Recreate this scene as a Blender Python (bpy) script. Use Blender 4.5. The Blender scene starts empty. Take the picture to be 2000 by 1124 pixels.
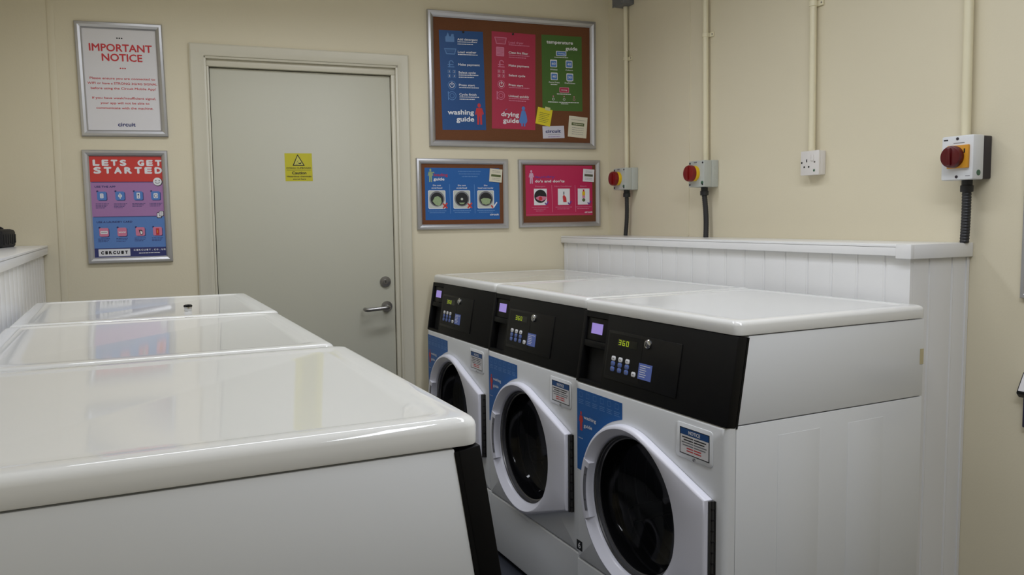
import bpy, bmesh, math, random
from mathutils import Vector, Matrix

random.seed(4)
S = bpy.context.scene
COL = S.collection
PI = math.pi

# ------------------------------------------------------------------ camera
cam_d = bpy.data.cameras.new('camera')
cam = bpy.data.objects.new('camera', cam_d)
COL.objects.link(cam)
S.camera = cam
cam_d.sensor_width = 36.0
cam_d.lens = 1574.5943 / 2000 * 36.0
cam_d.clip_start = 0.02
yaw, pit, rol = [math.radians(a) for a in (25.6861, -4.7658, -0.6572)]
fw = Vector((math.sin(yaw) * math.cos(pit), math.cos(yaw) * math.cos(pit), math.sin(pit)))
rt = Vector((math.cos(yaw), -math.sin(yaw), 0))
up = rt.cross(fw)
rt, up = rt * math.cos(rol) + up * math.sin(rol), up * math.cos(rol) - rt * math.sin(rol)
mw = Matrix(((rt.x, up.x, -fw.x, 0.9207), (rt.y, up.y, -fw.y, -3.5813), (rt.z, up.z, -fw.z, 1.3175), (0, 0, 0, 1)))
cam.matrix_world = mw

# ------------------------------------------------------------------ light, exposure
S.view_settings.view_transform = 'Standard'
S.view_settings.look = 'None'
S.view_settings.exposure = -0.10
S.view_settings.gamma = 1.0
S.view_settings.use_curve_mapping = False
w = bpy.data.worlds.new('world')
S.world = w
w.use_nodes = True
w.node_tree.nodes['Background'].inputs[0].default_value = (0.8, 0.85, 0.9, 1)
w.node_tree.nodes['Background'].inputs[1].default_value = 0.02

CEIL = 2.62
# ceiling battens: x, y, size x, size y, watts, spread
LAMPS = [(2.15, -2.35, 0.20, 1.70, 12.4, 180), (1.80, -3.60, 0.20, 1.50, 20.5, 180), (1.50, -0.85, 1.60, 0.20, 11.0, 148)]
for lx, ly, sx, sy, pw, spd in LAMPS:
    ld = bpy.data.lights.new('ceiling_lamp', 'AREA')
    ld.shape = 'RECTANGLE'
    ld.size = sx
    ld.size_y = sy
    ld.energy = pw
    ld.spread = math.radians(spd)
    ld.color = (0.855, 0.90, 1.0)
    lo = bpy.data.objects.new('ceiling_lamp', ld)
    lo.location = (lx, ly, CEIL - 0.075)
    COL.objects.link(lo)

# ------------------------------------------------------------------ materials
MATS = {}


def srgb(r, g, b):
    f = lambda c: ((c / 255 + 0.055) / 1.055) ** 2.4 if c > 10 else c / 255 / 12.92
    return (f(r), f(g), f(b), 1)


def mat(name, col, rough=0.5, metal=0.0, coat=0.0, noise=0.0, nscale=30.0, bump=0.0, bscale=120.0, emit=None, estr=0.0, spec=0.5, alpha=None):
    if name in MATS:
        return MATS[name]
    m = bpy.data.materials.new(name)
    m.use_nodes = True
    nt = m.node_tree
    b = nt.nodes['Principled BSDF']
    if len(col) == 3:
        col = (*col, 1)
    b.inputs['Base Color'].default_value = col
    b.inputs['Roughness'].default_value = rough
    b.inputs['Metallic'].default_value = metal
    b.inputs['Coat Weight'].default_value = coat
    b.inputs['Coat Roughness'].default_value = 0.03
    b.inputs['Specular IOR Level'].default_value = spec
    if emit:
        b.inputs['Emission Color'].default_value = (*emit[:3], 1)
        b.inputs['Emission Strength'].default_value = estr
    tc = nt.nodes.new('ShaderNodeTexCoord')
    if noise > 0:
        n = nt.nodes.new('ShaderNodeTexNoise')
        n.inputs['Scale'].default_value = nscale
        n.inputs['Detail'].default_value = 4
        r = nt.nodes.new('ShaderNodeMapRange')
        r.inputs['To Min'].default_value = 1 - noise
        r.inputs['To Max'].default_value = 1 + noise
        mx = nt.nodes.new('ShaderNodeVectorMath')
        mx.operation = 'SCALE'
        mx.inputs[0].default_value = col[:3]
        nt.links.new(tc.outputs['Object'], n.inputs['Vector'])
        nt.links.new(n.outputs['Fac'], r.inputs['Value'])
        nt.links.new(r.outputs['Result'], mx.inputs['Scale'])
        nt.links.new(mx.outputs['Vector'], b.inputs['Base Color'])
    if bump > 0:
        n2 = nt.nodes.new('ShaderNodeTexNoise')
        n2.inputs['Scale'].default_value = bscale
        n2.inputs['Detail'].default_value = 3
        bp = nt.nodes.new('ShaderNodeBump')
        bp.inputs['Strength'].default_value = bump
        bp.inputs['Distance'].default_value = 0.002
        nt.links.new(tc.outputs['Object'], n2.inputs['Vector'])
        nt.links.new(n2.outputs['Fac'], bp.inputs['Height'])
        nt.links.new(bp.outputs['Normal'], b.inputs['Normal'])
    MATS[name] = m
    return m


WALL = mat('cream_wall_paint', srgb(224, 215, 189), 0.6, noise=0.025, nscale=2.5, bump=0.12, bscale=160)
WALLR = WALL
TRIM = mat('cream_gloss_trim', srgb(212, 207, 188), 0.35, noise=0.015, nscale=4, bump=0.05, bscale=60)
DOORP = mat('cream_door_paint', srgb(199, 197, 180), 0.45, noise=0.02, nscale=2, bump=0.06, bscale=90)
CEILM = mat('ceiling_white', srgb(225, 222, 212), 0.8, noise=0.02, nscale=5)
FLOORM = mat('floor_vinyl', srgb(44, 47, 57), 0.5, noise=0.12, nscale=60)
UPVC = mat('white_upvc', srgb(232, 232, 232), 0.22, noise=0.006, nscale=3)
ENAMEL = mat('white_enamel', srgb(232, 232, 229), 0.05, noise=0.006, nscale=3, spec=0.65)
ENAMELP = mat('white_painted_steel', srgb(226, 228, 230), 0.28, noise=0.006, nscale=3)
DOORW = mat('white_door_plastic', srgb(228, 228, 238), 0.28, noise=0.006, nscale=4)
BLACKP = mat('black_console_plastic', srgb(9, 9, 10), 0.55, noise=0.05, nscale=80, bump=0.03, bscale=900, spec=0.22)
BLACK2 = mat('black_panel_film', srgb(9, 9, 10), 0.42, noise=0.03, nscale=40, spec=0.28)
VOID = mat('deep_black', srgb(8, 8, 9), 0.7, noise=0.05)
GAP = mat('dark_grey_rubber', srgb(40, 40, 40), 0.8, noise=0.05)
ALU = mat('brushed_aluminium', srgb(190, 190, 192), 0.34, metal=0.75, noise=0.02, nscale=40)
STEEL = mat('satin_steel', srgb(150, 148, 146), 0.28, metal=0.9, noise=0.03, nscale=30)
DKSTEEL = mat('dark_drum_steel', srgb(80, 80, 82), 0.45, metal=0.7, noise=0.08, nscale=20)
CHROME = mat('chrome', srgb(200, 200, 200), 0.12, metal=1.0, noise=0.01)
RUBBER = mat('grey_rubber', srgb(70, 70, 74), 0.5, noise=0.04)
HINGEM = mat('dark_hinge_steel', srgb(70, 70, 68), 0.45, metal=0.6, noise=0.08, nscale=60)
CORK = mat('cork', srgb(110, 66, 36), 0.85, noise=0.28, nscale=260, bump=0.3, bscale=400)
PAPER = mat('white_paper', srgb(226, 224, 226), 0.55, noise=0.01)
CREAMP = mat('cream_paper', srgb(218, 212, 190), 0.7, noise=0.02)
PB = mat('print_blue', srgb(25, 76, 136), 0.4, noise=0.015)
PB3 = mat('print_bright_blue', srgb(26, 94, 166), 0.4, noise=0.015)
PB2 = mat('print_mid_blue', srgb(84, 130, 200), 0.5, noise=0.015)
PBL = mat('print_light_blue', srgb(96, 140, 196), 0.5, noise=0.015)
PR = mat('print_crimson', srgb(176, 46, 76), 0.4, noise=0.015)
PPK = mat('print_pink', srgb(190, 34, 84), 0.4, noise=0.015)
PPL = mat('print_pale_pink', srgb(214, 128, 158), 0.5, noise=0.015)
PG = mat('print_green', srgb(70, 108, 44), 0.4, noise=0.015)
PRED = mat('print_red', srgb(202, 50, 56), 0.5, noise=0.01)
PRED2 = mat('print_signal_red', srgb(206, 62, 56), 0.5, noise=0.01)
PPUR = mat('print_purple', srgb(170, 124, 176), 0.5, noise=0.015)
PPUR2 = mat('print_violet', srgb(112, 60, 150), 0.5, noise=0.015)
PBB = mat('print_cornflower', srgb(92, 132, 196), 0.5, noise=0.015)
PNAVY = mat('print_navy', srgb(48, 54, 112), 0.5, noise=0.01)
PINK = mat('print_white', srgb(232, 232, 236), 0.5, noise=0.01)
PBLK = mat('print_black', srgb(26, 26, 30), 0.5, noise=0.01)
PGRY = mat('print_grey', srgb(120, 120, 126), 0.5, noise=0.01)
POLV = mat('print_olive', srgb(86, 98, 54), 0.5, noise=0.01)
PGRN2 = mat('print_pale_green', srgb(150, 170, 128), 0.5, noise=0.2, nscale=90)
PSIL = mat('print_silver', srgb(196, 200, 192), 0.5, noise=0.02)
YEL = mat('yellow_vinyl', srgb(200, 190, 36), 0.4, noise=0.015)
NOTEY = mat('yellow_sticky_note', srgb(226, 208, 40), 0.6, noise=0.02)
YELP = mat('yellow_switch_plate', srgb(226, 184, 16), 0.4, noise=0.02)
ORAP = mat('amber_switch_plate', srgb(214, 150, 30), 0.4, noise=0.02)
REDK = mat('red_knob', srgb(122, 9, 9), 0.35, noise=0.03)
REDD = mat('dark_red_knob', srgb(88, 8, 15), 0.3, noise=0.03)
GREYB = mat('grey_switch_box', srgb(186, 190, 184), 0.45, noise=0.015)
WHTB = mat('white_switch_box', srgb(224, 226, 228), 0.4, noise=0.01)
DKBOX = mat('dark_switch_back', srgb(44, 38, 46), 0.5, noise=0.04)
GREENL = mat('green_dot', srgb(60, 100, 76), 0.4, noise=0.02)
GALV = mat('galvanised_box', srgb(120, 122, 126), 0.5, metal=0.4, noise=0.06, nscale=40)
CONDM = mat('cream_conduit', srgb(230, 222, 192), 0.4, noise=0.01)
HOSE = mat('black_flexible_conduit', srgb(38, 38, 40), 0.5, noise=0.05)
SOCKM = mat('white_socket_plastic', srgb(226, 222, 218), 0.35, noise=0.01)
BTNB = mat('blue_button', srgb(90, 112, 176), 0.4, noise=0.02)
BTNW = mat('white_button', srgb(226, 226, 230), 0.4, noise=0.01)
LBLB = mat('blue_label', srgb(96, 116, 190), 0.4, noise=0.02)
LCD = mat('dark_display', srgb(14, 18, 12), 0.15, noise=0.02)
LED = mat('lit_digits', (0.03, 0.05, 0.0), 0.5, emit=(0.62, 0.8, 0.02), estr=0.55, noise=0.01)
READER = mat('lit_reader_screen', (0.1, 0.08, 0.2), 0.3, emit=(0.42, 0.31, 0.82), estr=0.62, noise=0.01)
DIFF = mat('lamp_diffuser', (0.9, 0.9, 0.88), 0.5, emit=(1, 0.98, 0.94), estr=2.0, noise=0.01)
TAPE = mat('masking_tape', srgb(196, 184, 146), 0.7, noise=0.06, nscale=60)
CASE = mat('black_fabric', srgb(16, 16, 17), 0.7, noise=0.15, nscale=120, bump=0.2, bscale=300)
NAVYB = mat('navy_plastic', srgb(38, 34, 62), 0.4, noise=0.03)
BRASS = mat('pin_metal', srgb(60, 58, 56), 0.35, metal=0.6, noise=0.05)
GLASS = bpy.data.materials.new('dark_door_glass')
GLASS.use_nodes = True
_nt = GLASS.node_tree
_b = _nt.nodes['Principled BSDF']
_b.inputs['Base Color'].default_value = (0.012, 0.012, 0.014, 1)
_b.inputs['Roughness'].default_value = 0.04
_tr = _nt.nodes.new('ShaderNodeBsdfTransparent')
_tr.inputs['Color'].default_value = (0.40, 0.41, 0.43, 1)
_mx = _nt.nodes.new('ShaderNodeMixShader')
_mx.inputs[0].default_value = 0.55
_nz = _nt.nodes.new('ShaderNodeTexNoise')
_nz.inputs['Scale'].default_value = 3
_mr = _nt.nodes.new('ShaderNodeMapRange')
_mr.inputs['To Min'].default_value = 0.03
_mr.inputs['To Max'].default_value = 0.06
_nt.links.new(_nz.outputs['Fac'], _mr.inputs['Value'])
_nt.links.new(_mr.outputs['Result'], _b.inputs['Roughness'])
_nt.links.new(_b.outputs[0], _mx.inputs[1])
_nt.links.new(_tr.outputs[0], _mx.inputs[2])
_nt.links.new(_mx.outputs[0], _nt.nodes['Material Output'].inputs['Surface'])
ACRYL = bpy.data.materials.new('clear_cover')


# ------------------------------------------------------------------ mesh builder
class MB:
    def __init__(self):
        self.v, self.f, self.mi, self.mats = [], [], [], []

    def m(self, material):
        if material not in self.mats:
            self.mats.append(material)
        return self.mats.index(material)

    def add(self, verts, faces, material):
        o = len(self.v)
        k = self.m(material)
        self.v += [tuple(p) for p in verts]
        for f in faces:
            self.f.append([o + i for i in f])
            self.mi.append(k)

    def from_bm(self, bm, material, mtx=None):
        bm.verts.index_update()
        vs = [(mtx @ v.co if mtx else v.co.copy()) for v in bm.verts]
        fs = [[v.index for v in f.verts] for f in bm.faces]
        bm.free()
        self.add(vs, fs, material)

    def box(self, x0, x1, y0, y1, z0, z1, material, bev=0.0, seg=2, mtx=None):
        bm = bmesh.new()
        bmesh.ops.create_cube(bm, size=1)
        for v in bm.verts:
            v.co = Vector((x0 + (v.co.x + .5) * (x1 - x0), y0 + (v.co.y + .5) * (y1 - y0), z0 + (v.co.z + .5) * (z1 - z0)))
        if bev > 0:
            bmesh.ops.bevel(bm, geom=bm.edges[:], offset=bev, segments=seg, profile=0.5, affect='EDGES')
        bmesh.ops.recalc_face_normals(bm, faces=bm.faces[:])
        self.from_bm(bm, material, mtx)

    def hexa(self, p, material, bev=0.0):
        # p: 8 points, bottom 4 then top 4, matching order
        bm = bmesh.new()
        vs = [bm.verts.new(q) for q in p]
        for f in ((0, 1, 2, 3), (7, 6, 5, 4), (0, 4, 5, 1), (1, 5, 6, 2), (2, 6, 7, 3), (3, 7, 4, 0)):
            bm.faces.new([vs[i] for i in f])
        bmesh.ops.recalc_face_normals(bm, faces=bm.faces[:])
        if bev > 0:
            bmesh.ops.bevel(bm, geom=bm.edges[:], offset=bev, segments=2, profile=0.5, affect='EDGES')
        self.from_bm(bm, material)

    def prism(self, pts, axis, a, b, material, bev=0.0):
        # pts 2d; axis 0: (y,z) extruded along x ; 1: (x,z) along y ; 2: (x,y) along z
        def P(p, t):
            return {0: (t, p[0], p[1]), 1: (p[0], t, p[1]), 2: (p[0], p[1], t)}[axis]
        bm = bmesh.new()
        A = [bm.verts.new(P(p, a)) for p in pts]
        B = [bm.verts.new(P(p, b)) for p in pts]
        n = len(pts)
        bm.faces.new(A)
        bm.faces.new(B[::-1])
        for i in range(n):
            bm.faces.new((A[i], B[i], B[(i + 1) % n], A[(i + 1) % n]))
        bmesh.ops.recalc_face_normals(bm, faces=bm.faces[:])
        if bev > 0:
            bmesh.ops.bevel(bm, geom=bm.edges[:], offset=bev, segments=2, profile=0.5, affect='EDGES')
        self.from_bm(bm, material)

    def loft(self, loops, material, cap0=True, cap1=True):
        n = len(loops[0])
        vs = [p for l in loops for p in l]
        fs = []
        for k in range(len(loops) - 1):
            for i in range(n):
                j = (i + 1) % n
                fs.append((k * n + i, k * n + j, (k + 1) * n + j, (k + 1) * n + i))
        if cap0:
            fs.append(tuple(range(n))[::-1])
        if cap1:
            fs.append(tuple((len(loops) - 1) * n + i for i in range(n)))
        bm = bmesh.new()
        bv = [bm.verts.new(p) for p in vs]
        for f in fs:
            try:
                bm.faces.new([bv[i] for i in f])
            except ValueError:
                pass
        if cap0 and cap1:
            bmesh.ops.recalc_face_normals(bm, faces=bm.faces[:])
        self.from_bm(bm, material)

    def lathe(self, prof, material, origin=(0, 0, 0), axis='z', n=40, cap0=True, cap1=True, flip=False):
        # prof (r, h) along axis
        o = Vector(origin)
        loops = []
        for r, h in prof:
            l = []
            for i in range(n):
                a = 2 * PI * i / n
                c, s = r * math.cos(a), r * math.sin(a)
                l.append(o + {'z': Vector((c, s, h)), 'y': Vector((c, h, s)), 'x': Vector((h, c, s))}[axis])
            loops.append(l)
        self.loft(loops, material, cap0, cap1)

    def tube(self, path, r, material, n=12, rads=None):
        path = [Vector(p) for p in path]
        loops = []
        nrm = None
        for i, p in enumerate(path):
            t = (path[min(i + 1, len(path) - 1)] - path[max(i - 1, 0)]).normalized()
            if nrm is None:
                nrm = t.orthogonal().normalized()
            nrm = (nrm - t * nrm.dot(t)).normalized()
            bn = t.cross(nrm)
            rr = rads[i] if rads else r
            loops.append([p + (nrm * math.cos(2 * PI * k / n) + bn * math.sin(2 * PI * k / n)) * rr for k in range(n)])
        self.loft(loops, material)

    def build(self, name, parent=None, smooth=32, mats=None):
        me = bpy.data.meshes.new(name)
        me.from_pydata(self.v, [], self.f)
        for m_ in self.mats:
            me.materials.append(m_)
        me.polygons.foreach_set('material_index', self.mi)
        if smooth:
            me.polygons.foreach_set('use_smooth', [True] * len(self.f))
            bm = bmesh.new()
            bm.from_mesh(me)
            lim = math.radians(smooth)
            for e in bm.edges:
                if len(e.link_faces) == 2:
                    if e.calc_face_angle(0) > lim:
                        e.smooth = False
                else:
                    e.smooth = False
            bm.to_mesh(me)
            bm.free()
        me.update()
        o = bpy.data.objects.new(name, me)
        COL.objects.link(o)
        if parent is not None:
            o.parent = parent
        return o


def thing(name, label, cat, loc=(0, 0, 0), rotz=0.0, group=None):
    o = bpy.data.objects.new(name, None)
    o.empty_display_size = 0.05
    COL.objects.link(o)
    o.location = loc
    o.rotation_euler = (0, 0, rotz)
    o['label'] = label
    o['category'] = cat
    if group:
        o['group'] = group
    return o


def tag(o, label, cat, group=None):
    o['label'] = label
    o['category'] = cat
    if group:
        o['group'] = group
    return o


def struct(o):
    o['kind'] = 'structure'
    return o


def copy_tree(o, parent=None):
    c = o.copy()
    COL.objects.link(c)
    if parent is not None:
        c.parent = parent
    for ch in list(o.children):
        copy_tree(ch, c)
    return c


def rrect(x0, x1, y0, y1, r, n=6):
    pts = []
    for cx, cy, a0 in ((x1 - r, y1 - r, 0), (x0 + r, y1 - r, 90), (x0 + r, y0 + r, 180), (x1 - r, y0 + r, 270)):
        for i in range(n + 1):
            a = math.radians(a0 + 90 * i / n)
            pts.append((cx + r * math.cos(a), cy + r * math.sin(a)))
    return pts


# ------------------------------------------------------------------ back wall frame (the wall is not square to the side walls)
PH = -0.1086
CP, SP = math.cos(PH), math.sin(PH)


def bwp(s, z, out=0.0):
    """point on the back wall: s along it (to the right), out = towards the room"""
    return Vector((2.9 + s * CP + out * SP, s * SP - out * CP, z))


def bw_thing(name, label, cat, s, z, tilt=0.0, group=None, out=0.0):
    o = thing(name, label, cat, bwp(s, z, out), 0, group)
    o.rotation_euler = (0, -math.radians(tilt), PH)
    return o


# ------------------------------------------------------------------ 2d artwork (local x right, z up, room side is -y)
_fc = {}


def text_geo(body, bold):
    key = (body, bold)
    if key in _fc:
        return _fc[key]
    cu = bpy.data.curves.new('t', 'FONT')
    cu.body = body
    cu.size = 1.0
    cu.resolution_u = 3
    cu.offset = bold
    ob = bpy.data.objects.new('t', cu)
    COL.objects.link(ob)
    bpy.context.view_layer.update()
    me = bpy.data.meshes.new_from_object(ob)
    vs = [v.co.copy() for v in me.vertices]
    fs = [tuple(p.vertices) for p in me.polygons]
    bpy.data.objects.remove(ob)
    bpy.data.curves.remove(cu)
    bpy.data.meshes.remove(me)
    _fc[key] = (vs, fs)
    return vs, fs


CAPH = max(v.y for v in text_geo('H', 0.0)[0]) - min(v.y for v in text_geo('H', 0.0)[0])
EPS = 0.00025


class Art(MB):
    """flat print; (0,0) is the top left corner, W x H; coordinates are fractions, y downwards"""

    def __init__(self, W, H, y0=0.0, ox=None, oz=None):
        super().__init__()
        self.W, self.H, self.y0 = W, H, y0
        self.ox = -W / 2 if ox is None else ox
        self.oz = H if oz is None else oz

    def P(self, x, y, lay):
        return (self.ox + x * self.W, self.y0 - lay * EPS, self.oz - y * self.H)

    def poly(self, pts, material, lay=1):
        vs = [self.P(x, y, lay) for x, y in pts]
        # orient towards -y
        ar = sum(pts[i][0] * pts[(i + 1) % len(pts)][1] - pts[(i + 1) % len(pts)][0] * pts[i][1] for i in range(len(pts)))
        idx = list(range(len(pts)))
        if ar > 0:
            idx = idx[::-1]
        self.add(vs, [idx], material)

    def rect(self, x0, y0, x1, y1, material, lay=1):
        self.poly([(x0, y0), (x1, y0), (x1, y1), (x0, y1)], material, lay)

    def rr(self, x0, y0, x1, y1, material, lay=1, r=0.01):
        # r in metres
        a = self.W / self.H
        pts = rrect(x0 * self.W, x1 * self.W, y0 * self.H, y1 * self.H, r, 4)
        self.poly([(p[0] / self.W, p[1] / self.H) for p in pts], material, lay)

    def circ(self, x, y, r, material, lay=1, n=20, sx=1.0, a0=0, a1=360):
        pts = []
        full = abs(a1 - a0) >= 360
        for i in range(n if full else n + 1):
            a = math.radians(a0 + (a1 - a0) * i / n)
            pts.append((x + r * sx * math.cos(a) / self.W, y + r * math.sin(a) / self.H))
        self.poly(pts, material, lay)

    def ring(self, x, y, r, t, material, lay=1, n=24, a0=0, a1=360):
        for i in range(n):
            p = []
            for rr_, k in ((r, i), (r, i + 1), (r - t, i + 1), (r - t, i)):
                a = math.radians(a0 + (a1 - a0) * k / n)
                p.append((x + rr_ * math.cos(a) / self.W, y + rr_ * math.sin(a) / self.H))
            self.poly(p, material, lay)

    def line(self, x0, y0, x1, y1, t, material, lay=1):
        dx, dy = (x1 - x0) * self.W, (y1 - y0) * self.H
        L = math.hypot(dx, dy) or 1
        nx, ny = -dy / L * t / 2 / self.W, dx / L * t / 2 / self.H
        self.poly([(x0 + nx, y0 + ny), (x1 + nx, y1 + ny), (x1 - nx, y1 - ny), (x0 - nx, y0 - ny)], material, lay)

    def frame(self, x0, y0, x1, y1, t, material, lay=1):
        tx, ty = t / self.W, t / self.H
        self.rect(x0, y0, x1, y0 + ty, material, lay)
        self.rect(x0, y1 - ty, x1, y1, material, lay)
        self.rect(x0, y0 + ty, x0 + tx, y1 - ty, material, lay)
        self.rect(x1 - tx, y0 + ty, x1, y1 - ty, material, lay)

    def text(self, body, x0, x1, yc, cap, material, lay=2, bold=0.015):
        """fits body between x0 and x1 (fractions); cap height in metres, centred on yc; x1 None keeps natural width from x0"""
        vs, fs = text_geo(body, 0.0)
        mnx, mxx = min(v.x for v in vs), max(v.x for v in vs)
        sy = cap / CAPH
        sx = (x1 - x0) * self.W / (mxx - mnx) if x1 is not None else sy
        e = bold * cap * 1.6
        for k, (dx, dz) in enumerate(((0, 0), (e, 0), (-e, 0), (0, e), (0, -e), (e * .7, e * .7), (-e * .7, -e * .7))):
            if k and cap < .006:
                break
            out = []
            for v in vs:
                X = self.ox + x0 * self.W + (v.x - mnx) * sx + dx
                Z = self.oz - yc * self.H + (v.y - CAPH / 2) * sy + dz
                out.append((X, self.y0 - (lay + k * .06) * EPS, Z))
            self.add(out, fs, material)

    def spaced(self, body, x0, x1, yc, cap, material, lay=2, bold=0.05):
        n = len(body)
        st = (x1 - x0) / (n - 1 + 0.64)
        for i, ch in enumerate(body):
            if ch != ' ':
                wd = 0.64 if ch not in 'I.' else (0.5 if ch == 'I' else 0.2)
                self.text(ch, x0 + st * i + (0.64 - wd) / 2 * st, x0 + st * (i + wd + (0.64 - wd) / 2), yc, cap, material, lay, bold)
                if ch == 'I':
                    for s_ in (-1, 1):
                        self.rect(x0 + st * i + .1 * st, yc + s_ * cap / 2 / self.H - (s_ > 0) * cap * .22 / self.H,
                                  x0 + st * (i + .62), yc + s_ * cap / 2 / self.H + (s_ < 0) * cap * .22 / self.H, material, lay + 1)

    def greek(self, x0, x1, yc, h, material, lay=2, gap=0.012):
        """an illegible line of small print: short dashes"""
        x = x0
        k = int(x0 * 977 + yc * 3313) % 17
        while x < x1 - 0.004:
            L = (0.018 + 0.011 * ((k * 7) % 5)) * 0.12 / self.W * 1.6
            e = min(x + L, x1)
            self.rect(x, yc - h / 2 / self.H, e, yc + h / 2 / self.H, material, lay)
            x = e + gap * 0.12 / self.W
            k += 1

    def sheet(self, material, thick=0.0006):
        self.box(self.ox, self.ox + self.W, self.y0, self.y0 + thick, self.oz - self.H, self.oz, material)

    def man(self, x, y0, y1, material, lay=2, dress=False, wide=1.0):
        """simple pictogram person between y0 (head) and y1 (feet)"""
        h = (y1 - y0) * self.H
        u = h / self.W * wide

        def q(a, b):
            return (x + a * u, y0 + b * (y1 - y0))
        self.circ(x, y0 + 0.11 * (y1 - y0), 0.1 * h, material, lay, sx=wide)
        if dress:
            self.poly([q(-.1, .22), q(.1, .22), q(.19, .45), q(.24, .74), q(.16, .86), q(-.2, .86), q(-.26, .74), q(-.16, .42)], material, lay)
            self.rect(x - .12 * u, y0 + .84 * (y1 - y0), x - .03 * u, y1, material, lay)
            self.rect(x + .03 * u, y0 + .84 * (y1 - y0), x + .12 * u, y1, material, lay)
        else:
            self.poly([q(-.17, .23), q(.17, .23), q(.15, .6), q(-.15, .6)], material, lay)
            self.poly([q(-.17, .23), q(-.15, .36), q(-.2, .56), q(-.27, .52)], material, lay)
            self.poly([q(.17, .23), q(.27, .5), q(.2, .56), q(.14, .36)], material, lay)
            self.poly([q(-.15, .6), q(-.01, .6), q(-.04, 1), q(-.15, 1)], material, lay)
            self.poly([q(.01, .6), q(.15, .6), q(.15, 1), q(.04, 1)], material, lay)


# ------------------------------------------------------------------ the room
XL, XR, YF = 0.40, 3.1873, -5.6


def wy(x):
    return math.tan(PH) * (x - 2.9)


b = MB()
# back wall with the door opening (s from -1.64 to -0.795, up to 2.04)
SO0, SO1, ZO = -1.640, -0.806, 2.030
s0, s1 = (XL - 0.1 - 2.9) / CP, (XR + 0.1 - 2.9) / CP
for a0, a1, z0, z1 in ((s0, SO0, 0, CEIL), (SO1, s1, 0, CEIL), (SO0, SO1, ZO, CEIL)):
    P = [bwp(a0, z0, 0), bwp(a1, z0, 0), bwp(a1, z0, -.12), bwp(a0, z0, -.12), bwp(a0, z1, 0), bwp(a1, z1, 0), bwp(a1, z1, -.12), bwp(a0, z1, -.12)]
    b.hexa(P, WALL)
struct(b.build('wall_back'))
b = MB()
b.box(XR, XR + 0.1, YF, 0.1, 0, CEIL, WALLR)
struct(b.build('wall_right'))
b = MB()
b.box(XL - 0.1, XL, YF, 0.42, 0, CEIL, WALL)
struct(b.build('wall_left'))
b = MB()
b.box(XL - 0.1, XR + 0.1, YF - 0.1, YF, 0, CEIL, WALL)
struct(b.build('wall_front'))
b = MB()
b.box(XL - 0.1, XR + 0.1, YF - 0.1, 0.42, -0.1, 0, FLOORM)
struct(b.build('floor'))
b = MB()
b.box(XL - 0.1, XR + 0.1, YF - 0.1, 0.42, CEIL, CEIL + 0.1, CEILM)
struct(b.build('ceiling'))
for lx, ly, sx, sy, pw, spd in LAMPS:
    b = MB()
    b.box(lx - sx / 2 - .02, lx + sx / 2 + .02, ly - sy / 2 - .02, ly + sy / 2 + .02, CEIL - .06, CEIL, CEILM, 0.006)
    b.box(lx - sx / 2, lx + sx / 2, ly - sy / 2, ly + sy / 2, CEIL - .07, CEIL - .06, DIFF)
    struct(b.build('ceiling_light'))

# flush joint strips
b = MB()
P = lambda s_, z_, o_: bwp(s_, z_, o_)
for a0, a1, o_ in ((-2.238, -2.212, .0035),):
    b.hexa([P(a0, 0, 0), P(a1, 0, 0), P(a1, 0, o_), P(a0, 0, o_), P(a0 + .012, CEIL, 0), P(a1 + .012, CEIL, 0), P(a1 + .012, CEIL, o_), P(a0 + .012, CEIL, o_)], WALL, 0.001)
struct(b.build('trim_1'))
b = MB()
b.box(XR - .002, XR, -.690, -.678, 1.24, CEIL, WALL)
struct(b.build('trim_2'))

# door lining and architrave, local frame at the wall
b = MB()
AO0, AO1, AZ = -1.698, -0.748, 2.089
AI0, AI1, AIZ = AO0 + .058, AO1 - .050, AZ - .050


def bw_obj(o):
    o.location = bwp(0, 0, 0)
    o.rotation_euler = (0, 0, PH)
    return o


# architrave: moulded profile swept round three sides (mitred)
prof = [(0, 0), (0, -.013), (.006, -.017), (.030, -.016), (.044, -.012), (.050, -.011), (.055, -.008), (.055, 0)]
loops = []
for ins, yy in prof:
    kk = ins / .055
    loops.append([(AO0 + (AI0 - AO0) * kk, yy, 0), (AO0 + (AI0 - AO0) * kk, yy, AZ + (AIZ - AZ) * kk), (AO1 + (AI1 - AO1) * kk, yy, AZ + (AIZ - AZ) * kk), (AO1 + (AI1 - AO1) * kk, yy, 0)])
vs = [p for l in loops for p in l]
fs = []
for k in range(len(prof) - 1):
    for i in range(3):
        fs.append((k * 4 + i, k * 4 + i + 1, (k + 1) * 4 + i + 1, (k + 1) * 4 + i))
b.add(vs, fs, TRIM)
struct(bw_obj(b.build('trim_3', smooth=25)))
b = MB()
J0, J1, JZ = AI0 + .008, AI1 - .010, AIZ - .010
for x0, x1, z0, z1 in ((AI0 - .012, J0, 0, JZ + .01), (J1, AI1 + .012, 0, JZ + .01), (AI0 - .012, AI1 + .012, JZ, AIZ + .012)):
    b.box(x0, x1, -.004, .11, z0, z1, TRIM, 0.002)
D0, D1, DZ = -1.622, -0.826, 1.999
for x0, x1, z0, z1 in ((J0, D0, 0, DZ), (D1, J1, 0, DZ), (J0, J1, DZ, JZ)):
    b.box(x0, x1, .012, .11, z0, z1, TRIM, 0.002)
struct(bw_obj(b.build('trim_4')))
b = MB()
b.box(D0 + .002, D1 - .003, .032, .075, .004, DZ - .004, DOORP, 0.002)
door = struct(bw_obj(b.build('door_1')))
b = MB()
b.box(D0 - .004, D1 + .004, .075, .10, 0, DZ + .02, VOID)
b.build('door_backing', door)
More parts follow.
